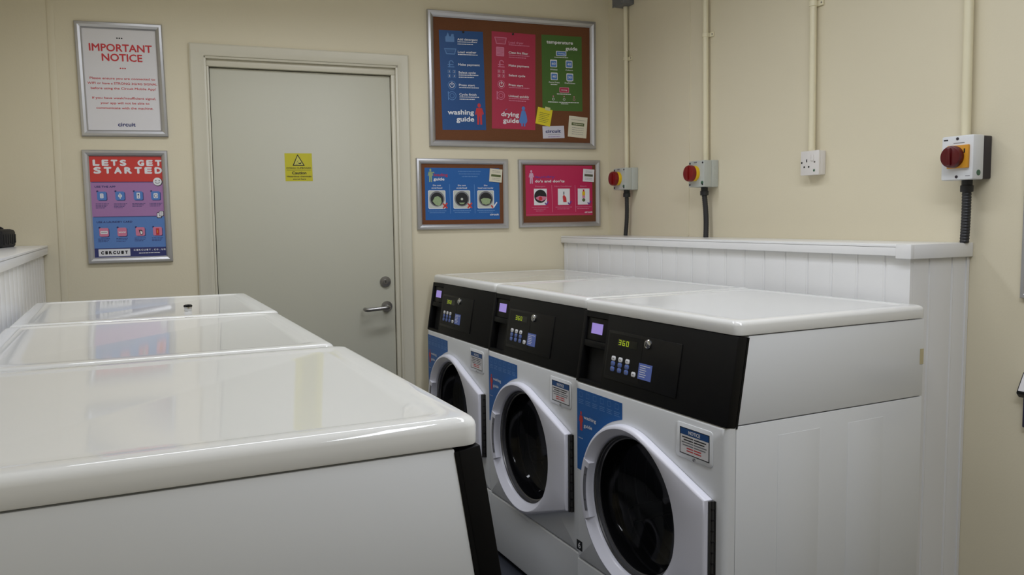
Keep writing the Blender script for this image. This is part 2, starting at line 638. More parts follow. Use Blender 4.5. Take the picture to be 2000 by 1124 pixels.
# lever handle and lock on the door, in door coordinates
b = MB()
lx, lz = -.8686, .9154
b.lathe([(.0, .032), (.026, .032), (.026, .026), (.024, .023), (.012, .022), (.010, .020)], STEEL, (lx, 0, lz), 'y', 28)
pth = []
for t in range(6):
    pth.append((lx, .022 - .045 * t / 5, lz))
for t in range(1, 7):
    a = PI / 2 * t / 6
    pth.append((lx - .014 * (1 - math.cos(a)) , -.023 - .014 * math.sin(a), lz))
for t in range(1, 9):
    pth.append((lx - .014 - .082 * t / 8, -.037, lz - .006 * t / 8))
for t in range(1, 7):
    a = PI / 2 * t / 6
    pth.append((lx - .096 - .014 * math.sin(a), -.037 + .014 * (1 - math.cos(a)), lz - .006))
pth.append((lx - .110, -.005, lz - .006))
b.tube(pth, .0095, STEEL, 14)
b.build('door_handle', door)
b = MB()
b.lathe([(0, .032), (.026, .032), (.026, .026), (.023, .022), (.012, .021), (.011, .018), (0, .018)], STEEL, (-.873, 0, 1.0334), 'y', 28)
b.box(-.8745, -.8715, .0172, .019, 1.0294, 1.0394, VOID)
b.build('lock', door)

# ------------------------------------------------------------------ framed notices and boards


def snap_frame(name, W, H, fw_, parent, m_=ALU, dep=.016):
    b = MB()
    prof = [(0, 0), (0, -dep * .7), (fw_ * .12, -dep * .92), (fw_ * .45, -dep), (fw_ * .8, -dep * .75), (fw_ * .95, -dep * .5), (fw_, -dep * .45), (fw_, -dep * .15)]
    loops = []
    for ins, yy in prof:
        loops.append([(-W / 2 + ins, yy, ins), (W / 2 - ins, yy, ins), (W / 2 - ins, yy, H - ins), (-W / 2 + ins, yy, H - ins)])
    b.loft(loops, m_, False, False)
    o = b.build(name, parent, 20)
    return o


# --- important notice
n1 = bw_thing('framed_notice', 'silver framed white notice with red IMPORTANT NOTICE heading', 'framed notice', -1.9588, 1.6862, 0.9)
W1, H1 = .3313, .4672
snap_frame('frame', W1, H1, .027, n1)
a = Art(W1 - .05, H1 - .05, -.0035, oz=H1 - .025)
a.sheet(PAPER, .003)
a.text('IMPORTANT', .09, .93, .185, .0285, PRED, bold=.022)
a.text('NOTICE', .25, .79, .280, .0285, PRED, bold=.022)
for yy, x_ in ((.09, .5), (.385, .52)):
    for k in (-1, 0, 1):
        a.circ(x_ + k * .031, yy, .0032, PBLK if yy < .1 else PRED, 2, 10)
for t_, x0, x1, yy in (('Please ensure you are connected to', .07, .95, .485), ('WIFI or have a STRONG 3G/4G SIGNAL', .035, .975, .534), ('before using the Circuit Mobile App!', .075, .95, .583),
                       ('If you have weak/insufficient signal,', .085, .945, .678), ('your app will not be able to', .19, .85, .727), ('communicate with the machine.', .13, .9, .776)):
    a.text(t_, x0, x1, yy, .0088, PRED, bold=.014)
a.text('circuit', .405, .64, .938, .0150, PNAVY, bold=.03)
a.build('sheet', n1)

# --- getting started poster
n2 = bw_thing('framed_notice', 'silver framed red, purple and blue LETS GET STARTED poster', 'framed notice', -1.9614, 1.1571, 0.4)
W2, H2 = .3271, .4724
snap_frame('frame', W2, H2, .025, n2)
a = Art(W2 - .046, H2 - .046, -.0035, oz=H2 - .023)
a.sheet(PAPER, .003)
a.rect(0, 0, 1, .257, PRED2)
a.rect(0, .257, 1, .6, PPUR)
a.rect(0, .6, 1, .905, PBB)
a.rect(0, .905, 1, 1, PNAVY)
a.spaced('LETS GET', .06, .985, .068, .0215, PINK, bold=.06)
a.spaced('STARTED', .065, .985, .142, .0235, PINK, bold=.06)
a.line(.02, .257, .88, .257, .0028, PNAVY, 2)
a.line(.02, .597, .88, .597, .0028, PNAVY, 2)
a.circ(.925, .255, .0185, PBLK, 2, 24)
a.circ(.92, .252, .0168, PINK, 3, 24)
for dx in (-.02, .025):
    a.circ(.92 + dx, .243, .0022, PBLK, 4, 8)
a.ring(.92, .250, .0095, .0018, PBLK, 4, 10, 20, 160)
a.text('USE THE APP', .06, .34, .302, .0068, PNAVY, bold=.04)
a.text('USE A LAUNDRY CARD', .06, .54, .648, .0068, PNAVY, bold=.04)
for i, x_ in enumerate((.15, .395, .645, .885)):
    for yy, c_ in ((.392, PB2), (.748, PPL)):
        a.circ(x_ - .058, yy - .045, .0042, PNAVY, 2, 10)
        a.rr(x_ - .055, yy - .038, x_ + .072, yy + .048, PNAVY, 2, .006)
        a.rr(x_ - .064, yy - .043, x_ + .062, yy + .042, c_, 3, .006)
    for k in range(4 if i < 2 else 3):
        a.greek(x_ - .09, x_ + .09 - .02 * k, .468 + .014 * k, .0022, PNAVY)
    for k in range(3):
        a.greek(x_ - .085, x_ + .08 - .02 * k, .812 + .014 * k, .0022, PNAVY)
# icons
a.rr(.125, .368, .172, .414, PINK, 4, .003)
for k in range(3):
    a.rect(.135, .378 + k * .012, .162, .381 + k * .012, PB2, 5)
a.circ(.395, .392, .0075, PINK, 4, 12)
a.rect(.388, .365, .402, .42, PINK, 4)
a.rect(.622, .362, .668, .42, PINK, 4)
a.rect(.636, .372, .654, .390, PNAVY, 5)
a.circ(.645, .405, .0022, PNAVY, 5, 8)
a.rr(.855, .368, .915, .416, PINK, 4, .003)
a.ring(.885, .394, .0066, .0016, PNAVY, 5, 16)
a.rr(.10, .735, .20, .765, PINK, 4, .003)
a.rect(.11, .747, .19, .752, PGRY, 5)
a.text('www', .345, .445, .748, .0075, PINK, 4, bold=.05)
a.poly([(.625, .725), (.648, .738), (.652, .70 + .02), (.660, .735), (.676, .74), (.68, .765), (.668, .782), (.645, .778), (.632, .755)], PBLK, 4)
a.poly([(.640, .742), (.672, .746), (.674, .764), (.664, .775), (.648, .772)], PINK, 5)
a.rect(.862, .718, .908, .785, PRED, 4)
a.rect(.878, .735, .886, .765, YELP, 5)
a.rr(.885, .560, .955, .617, PBLK, 2, .003)
a.rr(.892, .565, .946, .610, PINK, 3, .003)
a.rr(.918, .545, .985, .598, PBLK, 4, .003)
a.rr(.924, .549, .978, .593, PINK, 5, .003)
for k in range(3):
    a.rect(.934, .558 + k * .01, .968, .561 + k * .01, PGRY, 6)
a.rect(.06, .915, .49, .985, PINK, 2)
a.spaced('CIRCUIT', .095, .455, .950, .0115, PBLK, 3, bold=.06)
a.spaced('CIRCUIT.CO.UK', .54, .985, .930, .0062, PINK, 2, bold=.05)
a.greek(.61, .90, .962, .0035, PINK)
a.build('sheet', n2)

# --- cork boards
def cork_board(label, s, z0, W, H, fw_, tilt, dep):
    o = bw_thing('notice_board', label, 'notice board', s, z0, tilt)
    snap_frame('frame', W, H, fw_, o, ALU, dep)
    b = MB()
    b.box(-W / 2 + fw_ * .9, W / 2 - fw_ * .9, -.004, -.0005, fw_ * .9, H - fw_ * .9, CORK)
    b.build('cork_panel', o)
    return o


cork_board('large silver framed cork board above two smaller framed boards', -.2214, 1.6731, .8657, .6322, .030, 0.1, .022)
cork_board('small silver framed cork board with a blue poster, beside the door', -.4919, 1.2775, .4588, .3381, .025, 0.0, .018)
cork_board('small silver framed cork board with a pink poster, by the room corner', .0148, 1.2818, .4447, .3353, .024, 0.3, .018)
Y0 = .0045


def pinned(name, label, cat, s, zc, W, H, tilt, out=Y0, group=None):
    o = bw_thing(name, label, cat, s, zc, tilt, group, out)
    return o, Art(W, H, 0.0, oz=H / 2)


# washing guide
o, a = pinned('guide_poster', 'tall blue washing guide poster with a red figure', 'poster', -.4842, 1.9857, .2175, .4647, 1.2)
a.sheet(PB)
rows = (('Add detergent', .085, .87, 2), ('Load washer', .212, .83, 1), ('Make payment', .338, .90, 0), ('Select cycle', .418, .80, 2), ('Press start', .545, .77, 1), ('Cycle finish', .640, .80, 2))
for t_, yy, xe, k in rows:
    a.text(t_, .41, xe, yy, .0098, PINK, bold=.022)
    for j in range(k):
        a.greek(.41, .86 - .1 * (j % 2), yy + .026 + j * .022, .0036, PINK)
# icons
a.rr(.14, .06, .34, .115, PBL, 1, .003)
a.poly([(.16, .06), (.2, .02), (.23, .06)], PBL, 1)
a.poly([(.26, .06), (.28, .035), (.33, .035), (.33, .06)], PBL, 1)
a.poly([(.10, .18), (.38, .18), (.34, .24), (.15, .24)], PBL, 1)
a.poly([(.12, .187), (.36, .187), (.33, .232), (.165, .232)], PB, 2)
for k in range(4):
    a.line(.13, .19 + k * .013, .36, .19 + k * .013, .0012, PBL, 3)
a.ring(.25, .325, .012, .004, PBL, 1, 14, 180, 360)
a.rect(.2, .322, .225, .365, PBL, 1)
a.rect(.17, .338, .30, .346, PBL, 1)
a.rect(.17, .36, .32, .369, PBL, 1)
for i, (dx, dy) in enumerate(((0, 0), (1, 0), (0, 1), (1, 1))):
    a.frame(.165 + dx * .11, .395 + dy * .045, .235 + dx * .11, .428 + dy * .045, .0015, PBL, 1)
    a.text(str(i + 1), .188 + dx * .11 + (.007 if i == 0 else 0), .212 + dx * .11 - (.007 if i == 0 else 0), .411 + dy * .045, .0085, PINK, 2)
a.ring(.25, .548, .0205, .002, PBL, 1)
a.ring(.25, .548, .0125, .0028, PINK, 1, 20, -60, 240)
a.rect(.242, .515, .258, .548, PINK, 2)
a.ring(.245, .655, .0205, .0025, PBL, 1)
a.ring(.245, .655, .0115, .002, PBL, 1)
a.rect(.15, .612, .17, .698, PBL, 1)
a.text('washing', .135, .725, .820, .0215, PINK, bold=.03)
a.text('guide', .325, .725, .890, .0215, PINK, bold=.03)
a.man(.855, .725, .945, PRED, 2, wide=.8)
a.build('sheet', o)
b = MB()
b.lathe([(0, 0), (.005, 0), (.005, -.004), (.003, -.006), (0, -.006)], BRASS, (.01, -.001, .2265), 'y', 14)
b.build('push_pin', o)

# drying guide
o, a = pinned('guide_poster', 'tall crimson drying guide poster with a blue figure', 'poster', -.2255, 1.9944, .2258, .4629, -.6)
a.sheet(PR)
rows = (('Load dryer', .10, .72, 1), ('Clean lint filter', .205, .83, 2), ('Make payment', .338, .85, 0), ('Select cycle', .440, .76, 0), ('Press start', .540, .71, 1), ('Unload quickly', .655, .85, 2))
for t_, yy, xe, k in rows:
    a.text(t_, .385, xe, yy, .0098, PINK if t_ != 'Load dryer' else PPL, bold=.022)
    for j in range(k):
        a.greek(.385, .86 - .08 * (j % 2), yy + .026 + j * .022, .0036, PPL)
a.poly([(.06, .055), (.34, .055), (.31, .125), (.10, .125)], PPL, 1)
a.poly([(.08, .062), (.32, .062), (.295, .117), (.115, .117)], PR, 2)
for k in range(4):
    a.line(.10, .067 + k * .013, .31, .067 + k * .013, .0012, PPL, 3)
a.rr(.10, .155, .28, .25, PPL, 1, .003)
for k in range(6):
    a.line(.12, .17 + k * .013, .26, .17 + k * .013, .0012, PR, 2)
a.ring(.22, .315, .012, .004, PPL, 1, 14, 180, 360)
a.rect(.17, .312, .195, .36, PPL, 1)
a.rect(.14, .332, .27, .340, PPL, 1)
a.rect(.14, .354, .29, .363, PPL, 1)
for i, (dx, dy) in enumerate(((0, 0), (1, 0), (0, 1), (1, 1))):
    a.frame(.13 + dx * .10, .39 + dy * .045, .195 + dx * .10, .423 + dy * .045, .0015, PPL, 1)
    a.text(str(i + 1), .15 + dx * .10 + (.007 if i == 0 else 0), .173 + dx * .10 - (.007 if i == 0 else 0), .406 + dy * .045, .0085, PINK, 2)
a.ring(.215, .54, .0195, .002, PPL, 1)
a.ring(.215, .54, .0120, .0028, PINK, 1, 20, -60, 240)
a.rect(.207, .508, .223, .54, PINK, 2)
a.ring(.205, .655, .0205, .0025, PPL, 1)
a.ring(.205, .655, .0115, .002, PPL, 1)
a.rect(.11, .612, .13, .698, PPL, 1)
a.text('drying', .215, .615, .845, .0205, PINK, bold=.03)
a.text('guide', .255, .615, .910, .0205, PINK, bold=.03)
a.line(.30, .805, .345, .79, .002, PBL, 3)
a.man(.72, .755, .965, PB2, 2, dress=True, wide=.9)
a.build('sheet', o)
b = MB()
b.lathe([(0, 0), (.005, 0), (.005, -.004), (.003, -.006), (0, -.006)], BRASS, (-.005, -.001, .2245), 'y', 14)
b.build('push_pin', o)

# temperature guide
o, a = pinned('guide_poster', 'green temperature guide poster at the right of the large board', 'poster', .0311, 2.0445, .2164, .3680, .5)
a.sheet(PG)
a.text('temperature', .125, .775, .090, .0155, PINK, bold=.028)
a.text('guide', .595, .885, .165, .0155, PINK, bold=.028)
a.rr(.355, .205, .61, .270, PINK, 1, .003)
a.rr(.37, .213, .595, .262, PB2, 2, .003)
a.text('Washing', .40, .565, .237, .006, PINK, 3)
a.greek(.31, .65, .288, .0034, PINK)
for x_, yy, t_, lb in ((.29, .375, '60', 'Whites'), (.675, .375, '40', 'Colours'), (.30, .545, '40', 'Perm Press'), (.69, .548, '30', 'Delicates')):
    a.rr(x_ - .085, yy - .052, x_ + .085, yy + .048, PINK, 1, .004)
    a.rr(x_ - .07, yy - .038, x_ + .07, yy + .04, PB2, 2, .003)
    a.text(t_, x_ - .045, x_ + .045, yy, .0105, PINK, 3)
    a.text(lb, x_ - (.13 if len(lb) > 7 else .09), x_ + (.13 if len(lb) > 7 else .09), yy + .078, .0068, PINK, 3)
a.greek(.21, .38, .652, .003, PINK)
a.rect(.63, .605, .74, .611, PINK, 2)
a.rr(.425, .685, .665, .755, PPL, 1, .003)
a.rr(.44, .693, .65, .747, PR, 2, .003)
a.text('Drying', .475, .615, .720, .006, PINK, 3)
a.greek(.36, .72, .775, .0034, PINK)
for x_ in (.27, .54, .79):
    a.circ(x_, .808, .0035, PPL, 2, 10)
    a.ring(x_, .845, .0062, .0018, PINK if x_ < .7 else PPL, 2, 14)
    a.greek(x_ - .13, x_ + .12, .885, .0040, PINK)
a.greek(.46, .64, .905, .003, PINK)
a.build('sheet', o)

# small notes on the large board
o, a = pinned('sticky_note', 'yellow handwritten sticky note taped below the green poster', 'note', -.0688, 1.8283, .0794, .0827, -10.5, Y0 + .0016)
a.sheet(NOTEY)
for k in range(6):
    a.greek(.16, .86 - .06 * (k % 3), .30 + k * .105, .0020, POLV)
a.build('sheet', o)
b = MB()
b.box(-.002, .026, -.0014, -.0006, .034, .050, mat('clear_tape', srgb(210, 208, 150), 0.25, noise=.02))
b.build('adhesive_tape', o)
o, a = pinned('business_card', 'small pale card with dark blue lettering at the board bottom', 'card', -.0176, 1.7542, .1164, .0607, 2.7)
a.sheet(mat('pale_card', srgb(206, 204, 216), .5, noise=.01))
a.text('circuit', .14, .83, .42, .0150, PNAVY, bold=.035)
a.greek(.24, .80, .70, .0018, PGRY)
a.greek(.24, .80, .88, .0022, PPUR2)
a.build('sheet', o)
o, a = pinned('paper_note', 'cream square note with a green bar on the large board', 'note', .1144, 1.7828, .1017, .1040, -4.4)
a.sheet(CREAMP)
a.rr(.16, .30, .84, .44, POLV, 1, .002)
a.greek(.23, .78, .37, .0035, CREAMP, 2)
a.greek(.12, .90, .17, .0014, PGRY)
for k in range(4):
    a.greek(.2, .82, .55 + k * .1, .0016, PGRY)
a.build('sheet', o)

# loading guide poster
LW, LH = .3734, .2482
o, a = pinned('guide_poster', 'blue loading guide poster with three washing drum pictures', 'poster', -.493, 1.4476, LW, LH, 0.1)
a.sheet(PB3)
a.man(.075, .015, .275, PGRN2, 2, wide=.75)
a.line(.085, .10, .125, .085, .005, PGRN2, 2)
a.text('loading', .122, .30, .135, .0125, PR, bold=.03)
a.text('guide', .115, .255, .215, .0125, PINK, bold=.03)
for k, (x0, x1) in enumerate(((.44, .75), (.45, .74), (.49, .70))):
    a.greek(x0, x1, .065 + .05 * k, .0034, PBL)
for x_ in (.325, .655):
    a.line(x_, .315, x_ + .006, .88, .0022, PBL, 1)
for i, (x_, h1, h2) in enumerate(((.155, 'Do not', 'overload'), (.485, 'Do not', 'underload'), (.81, 'Do', 'load correctly'))):
    a.text(h1, x_ - (.05 if i < 2 else .022), x_ + (.055 if i < 2 else .024), .335, .0062, PINK, bold=.025)
    a.text(h2, x_ - (.07 if i < 2 else .105), x_ + (.07 if i < 2 else .105), .385, .0062, PINK, bold=.025)
    a.rr(x_ - .115, .430, x_ + .112, .785, PINK, 1, .006)
    a.rr(x_ - .107, .442, x_ + .104, .773, PSIL, 2, .005)
    a.circ(x_ + .0, .595, .037, PGRY, 3, 28)
    a.circ(x_ + .0, .600, .031, PBLK, 4, 28)
    if i == 0:
        a.poly([(x_ - .06, .64), (x_ - .03, .56), (x_ + .01, .54), (x_ + .05, .58), (x_ + .06, .66), (x_ + .03, .73), (x_ - .02, .71)], PGRN2, 5)
    elif i == 1:
        a.circ(x_, .600, .006, PSIL, 5, 12)
        a.poly([(x_ - .04, .67), (x_ + .04, .67), (x_ + .02, .70), (x_ - .02, .70)], PGRN2, 5)
    else:
        a.poly([(x_ - .07, .61), (x_ - .03, .58), (x_ + .03, .585), (x_ + .07, .61), (x_ + .05, .69), (x_, .715), (x_ - .05, .69)], PGRN2, 5)
    cx_, cy_ = x_ + .105, .725
    if i < 2:
        a.line(cx_ - .028, cy_ - .04, cx_ + .028, cy_ + .05, .007, PRED2, 6)
        a.line(cx_ + .028, cy_ - .05, cx_ - .028, cy_ + .05, .007, PRED2, 6)
    else:
        a.line(cx_ - .035, cy_ - .0, cx_ - .005, cy_ + .05, .007, PRED2, 6)
        a.line(cx_ - .005, cy_ + .05, cx_ + .045, cy_ - .06, .006, PINK, 6)
    a.greek(x_ - .12, x_ + .12, .825, .0030, PBL)
    a.greek(x_ - .10, x_ + .10, .860, .0030, PBL)
a.text('circuit', .865, .985, .905, .0085, PINK, bold=.03)
a.build('sheet', o)
NG = None
o, a = pinned('paper_note', 'small white note with a green bar on the blue framed poster', 'note', -.3254, 1.5368, .0644, .0636, -4.7, Y0 + .0030)
a.sheet(CREAMP)
a.rr(.13, .43, .90, .60, POLV, 1, .001)
for yy in (.15, .26, .72, .84):
    a.greek(.2, .82, yy, .0014, PGRY)
a.build('sheet', o)

# do's and don'ts poster
DW, DH = .3639, .2508
o, a = pinned('guide_poster', "pink do's and don'ts poster with three small pictures", 'poster', .0125, 1.4639, DW, DH, 0.4)
a.sheet(PPK)
a.man(.085, .09, .36, mat('print_mauve', srgb(212, 170, 196), .5, noise=.02), 2, wide=.75)
a.text('laundry', .14, .43, .225, .0110, PPUR2, bold=.03)
a.text("do's and don'ts", .14, .575, .310, .0115, PINK, bold=.03)
for t_, x0, x1 in (('Detergent', .14, .29), ('Fabric Conditioner', .425, .685), ('Bleach', .815, .91)):
    a.text(t_, x0, x1, .412, .0060, PPL, bold=.02)
for x_ in (.385, .735):
    a.line(x_, .39, x_ + .008, .93, .0020, PPL, 1)
for i, (x0, x1) in enumerate(((.12, .31), (.475, .655), (.775, .955))):
    a.rect(x0, .46, x1, .785, PINK, 1)
    xc = (x0 + x1) / 2
    if i == 0:
        a.circ(xc, .61, .033, PBLK, 2, 26)
        a.poly([(x0 + .02, .64), (x0 + .08, .60), (x1 - .06, .61), (x1 - .0, .62), (x1 - .02, .67), (xc + .02, .71), (x0 + .05, .68)], PPL, 3)
        a.circ(xc, .655, .010, PRED, 4, 12)
    elif i == 1:
        a.poly([(xc - .02, .62), (xc + .0, .58), (xc + .035, .64), (xc + .04, .73), (xc - .01, .73)], PRED, 2)
        a.rect(xc - .01, .52, xc + .008, .58, PGRY, 2)
    else:
        a.rect(xc - .022, .52, xc + .022, .60, YELP, 2)
        a.rect(xc - .012, .48, xc + .012, .52, PRED, 2)
        a.circ(xc, .69, .009, POLV, 2, 12)
        a.rect(xc - .02, .60, xc + .02, .65, PPL, 2)
    cx_, cy_ = x1 - .005, .76
    a.line(cx_ - .025, cy_ - .02, cx_ - .005, cy_ + .02, .006, PPUR2, 5)
    a.line(cx_ - .005, cy_ + .02, cx_ + .025, cy_ - .05, .006, PPUR2, 5)
    for k in range(3 - (i > 0)):
        a.greek(xc - .13 + .03 * k, xc + .12 - .04 * k, .83 + .035 * k, .0026, PPL)
a.text('circuit', .88, .995, .935, .0080, PINK, bold=.03)
a.line(.0, .975, .97, .975, .0012, PPL, 1)
a.build('sheet', o)
o, a = pinned('paper_note', 'small white note with a grey bar on the pink framed poster', 'note', .1722, 1.5405, .0623, .0635, -3.2, Y0 + .0030)
a.sheet(PAPER)
a.rr(.13, .40, .88, .58, mat('print_dark_olive', srgb(84, 86, 66), .5, noise=.01), 1, .001)
for yy in (.15, .26, .72, .84):
    a.greek(.2, .82, yy, .0014, PGRY)
a.build('sheet', o)

# warning sticker on the door
zc = 1.5692
ws = thing('warning_sign', 'square yellow caution sticker with a black triangle on the door', 'sign', bwp(-1.2555, zc, -.0316), 0)
ws.rotation_euler = (0, -math.radians(.6), PH)
WS = .1205
a = Art(WS, WS * 1.04, 0.0, oz=WS * .52)
a.sheet(YEL, .0004)
a.poly([(.475, .03), (.725, .445), (.28, .445)], PBLK, 1)
a.poly([(.476, .09), (.672, .418), (.332, .418)], mat('sign_pale', srgb(206, 200, 90), .4, noise=.01), 2)
a.poly([(.36, .395), (.46, .375), (.46, .395)], PBLK, 3)
a.poly([(.47, .33), (.53, .35), (.60, .33), (.62, .345), (.57, .385), (.50, .37)], PBLK, 3)
a.line(.43, .33, .5, .26, .002, POLV, 3)
a.text('COSHH CUPBOARD', .05, .95, .53, .0072, PBLK, 2, bold=.012)
a.line(.06, .605, .95, .605, .0016, PBLK, 2)
a.text('Caution', .25, .77, .705, .0118, PBLK, 2, bold=.03)
a.text('Hazardous chemicals', .06, .95, .83, .0062, PBLK, 2, bold=.02)
a.text('stored here', .28, .75, .925, .0062, PBLK, 2, bold=.02)
a.build('sticker', ws)

# ------------------------------------------------------------------ boxed-in ledges behind the machines


def bead_profile(a0, a1, face, pitch, sgn, ph=0.0):
    """points (coordinate along, depth) of a tongue and groove face; sgn = direction of outward normal"""
    pts = [(a0, face)]
    k = a0 + ph
    while k < a1 - .02:
        if k > a0 + .012:
            for d, dep in ((-.008, 0), (-.006, -.0035), (-.003, -.0035), (-.001, -.0005), (.002, .0003), (.005, -.0005), (.007, 0)):
                pts.append((k + d, face + sgn * dep))
        k += pitch
    pts.append((a1, face))
    return pts


ZL, ZB = 1.2364, 1.1955
# right hand boxing
PX, PYN = 2.9354, -2.009
bx = thing('boxed_ledge', 'white tongue and groove boxed ledge behind the washing machines on the right wall', 'ledge', (PX, PYN, 0))
o_ = Vector((PX, PYN, 0))
b = MB()
pts = [(y - PYN, x - PX) for y, x in bead_profile(PYN, wy(PX) - .004, PX, .0993, -1, ph=.0875)]
poly = [(p[1], p[0]) for p in pts] + [(.012, wy(PX) - .004 - PYN), (.012, 0)]
b.prism(poly, 2, 0.002, ZL - .012, UPVC)
b.build('front_panel', bx, 20)
b = MB()
pts = bead_profile(PX + .0125, XR - .002, PYN, .0987, -1, ph=.072)
poly = [(p[0] - PX, p[1] - PYN) for p in pts] + [(XR - .002 - PX, .012), (.0125, .012)]
b.prism(poly, 2, 0.002, ZL - .012, UPVC)
b.box(XR - .012 - PX, XR - .001 - PX, -.004, .002, .002, ZL - .012, UPVC)
b.build('end_panel', bx, 20)
b = MB()
x0, y0 = 2.9185 - PX, -2.0225 - PYN
yb = wy(2.9185) - .003 - PYN
pl = [(x0, y0), (XR - .001 - PX, y0), (XR - .001 - PX, wy(XR) - .003 - PYN), (x0, yb)]
b.prism(pl, 2, ZL - .012, ZL, UPVC, .003)
b.box(x0, x0 + .010, y0 + .004, yb, ZL - .034, ZL - .006, UPVC, .002)
b.box(x0 - .0015, x0 + .014, y0 - .0015, y0 + .050, ZL - .0415, ZL + .0005, UPVC, .003)
b.box(x0, XR - .001 - PX, y0 - .001, y0 + .010, ZL - .0415, ZL + .0003, UPVC, .002)
b.build('ledge_top', bx)

# left hand boxing
QX = 0.623
bl = thing('boxed_ledge', 'white tongue and groove boxed ledge behind the machines on the left wall', 'ledge', (QX, -2.72, 0))
b = MB()
pts = bead_profile(0, wy(QX) - .004 + 2.72, 0, .0993, 1, ph=.05)
poly = [(p[1], p[0]) for p in pts] + [(-.012, wy(QX) - .004 + 2.72), (-.012, 0)]
b.prism(poly, 2, 0.002, ZL - .012, UPVC)
b.build('front_panel', bl, 20)
b = MB()
b.box(XL + .002 - QX, -.0125, 0, .012, .002, ZL - .012, UPVC)
b.build('end_panel', bl)
b = MB()
xe = .6405 - QX
pl = [(XL + .001 - QX, -.013), (xe, -.013), (xe, wy(.6405) - .003 + 2.72), (XL + .001 - QX, wy(XL) - .003 + 2.72)]
b.prism(pl, 2, ZL - .012, ZL, UPVC, .003)
b.box(xe - .010, xe, -.012, wy(.6405) - .004 + 2.72, ZL - .036, ZL - .006, UPVC, .002)
b.build('ledge_top', bl)

# black case on the left ledge
b = MB()
cs = [(.0, .0, .0, 0.006), (.0, .0, .012, .0), (.0, 0, .060, .0), (.004, 0, .066, .004), (.010, 0, .068, .012)]
loops = []
for i_, z_ in ((.006, 0), (.001, .006), (0, .02), (.0, .058), (.004, .066), (.014, .0695)):
    loops.append([(x, y, z_) for x, y in rrect(-.055 + i_, .055 - i_, -.12 + i_, .12 - i_, .016, 5)])
b.loft(loops, CASE)
cb = thing('black_case', 'black soft case lying on the left ledge by the back wall', 'case', (.476, .028, ZL), math.radians(-5))
b.build('body', cb)
b = MB()
b.tube([(-.03, .02 + .0, .069), (-.028, .035, .075), (-.01, .05, .0775), (.012, .06, .0745), (.02, .07, .069)], .006, CASE, 8)
b.build('strap', cb)
b = MB()
for k in range(6):
    b.box(.0545, .0575, -.095 + k * .036, -.075 + k * .036, .012 + .004 * (k % 2), .050, CASE, .001)
b.build('mesh_pocket', cb)

# ------------------------------------------------------------------ washing machines
# local frame: x across the front (left to right seen from the front), y depth (0 = lower front), z up
WM, LT, LB = .688, 1.070, 1.0350
YLID, YBK = .034, .722
CT, CB = 1.0335, .8135          # console top and bottom
YCT = .035


def sl(u, t, n):
    """point on the sloping console face; t 0 at top .. 1 at bottom, n outwards"""
    y = YCT * (1 - t)
    z = CT + (CB - CT) * t
    L = math.hypot(YCT, CT - CB)
    ny, nz = -(CT - CB) / L, YCT / L * 1.0
    return (u, y + ny * n, z + nz * n)


def slab(b, u0, u1, t0, t1, n0, n1, material, bev=0.0):
    P = [sl(u0, t1, n0), sl(u1, t1, n0), sl(u1, t0, n0), sl(u0, t0, n0), sl(u0, t1, n1), sl(u1, t1, n1), sl(u1, t0, n1), sl(u0, t0, n1)]
    b.hexa(P, material, bev)


UC, ZC, RO, RI = .300, .497, .237, .204     # porthole
HZ0, HZ1, UH = .372, .626, .641


def door_outline(n=96):
    """outline radius by angle: circle plus the straight hinge side (convex hull)"""
    pts = []
    cz = [(UH, HZ1), (UH, HZ0)]
    out = []
    for i in range(n):
        a = 2 * PI * i / n
        dx, dz = math.cos(a), math.sin(a)
        best = RO
        # segments of the hull: tangent top, hinge edge, tangent bottom
        for sgn, hz in ((1, HZ1 - ZC), (-1, ZC - HZ0)):
            d = math.hypot(UH - UC, hz)
            ta = math.atan2(hz, UH - UC) + math.acos(RO / d)
            tx, tz = RO * math.cos(ta), RO * math.sin(ta) * sgn
            ex, ez = UH - UC, hz * sgn
            den = dx * (ez - tz) - dz * (ex - tx)
            if abs(den) > 1e-9:
                r_ = (tx * (ez - tz) - tz * (ex - tx)) / den
                s_ = (dx * tz - dz * tx) / den if False else None
                px, pz = dx * r_, dz * r_
                lo, hi = min(tx, ex) - 1e-6, max(tx, ex) + 1e-6
                if r_ > 0 and lo <= px <= hi and pz * sgn > -1e-6:
                    best = max(best, r_)
        if dx > 0:
            r_ = (UH - UC) / dx
            if -(ZC - HZ0) - 1e-6 <= dz * r_ <= (HZ1 - ZC) + 1e-6:
                best = r_
        out.append((a, best))
    # snap the two corners
    res = [(best * math.cos(a_), best * math.sin(a_)) for a_, best in out]
    for cxz in ((UH - UC, HZ1 - ZC), (UH - UC, HZ0 - ZC)):
        k = min(range(n), key=lambda i: math.hypot(res[i][0] - cxz[0], res[i][1] - cxz[1]))
        res[k] = cxz
    return res


def circle_loop(r, y, n=96, ref=None):
    if ref:
        return [(UC + r * math.cos(math.atan2(p[1], p[0])), y, ZC + r * math.sin(math.atan2(p[1], p[0]))) for p in ref]
    return [(UC + r * math.cos(2 * PI * i / n), y, ZC + r * math.sin(2 * PI * i / n)) for i in range(n)]


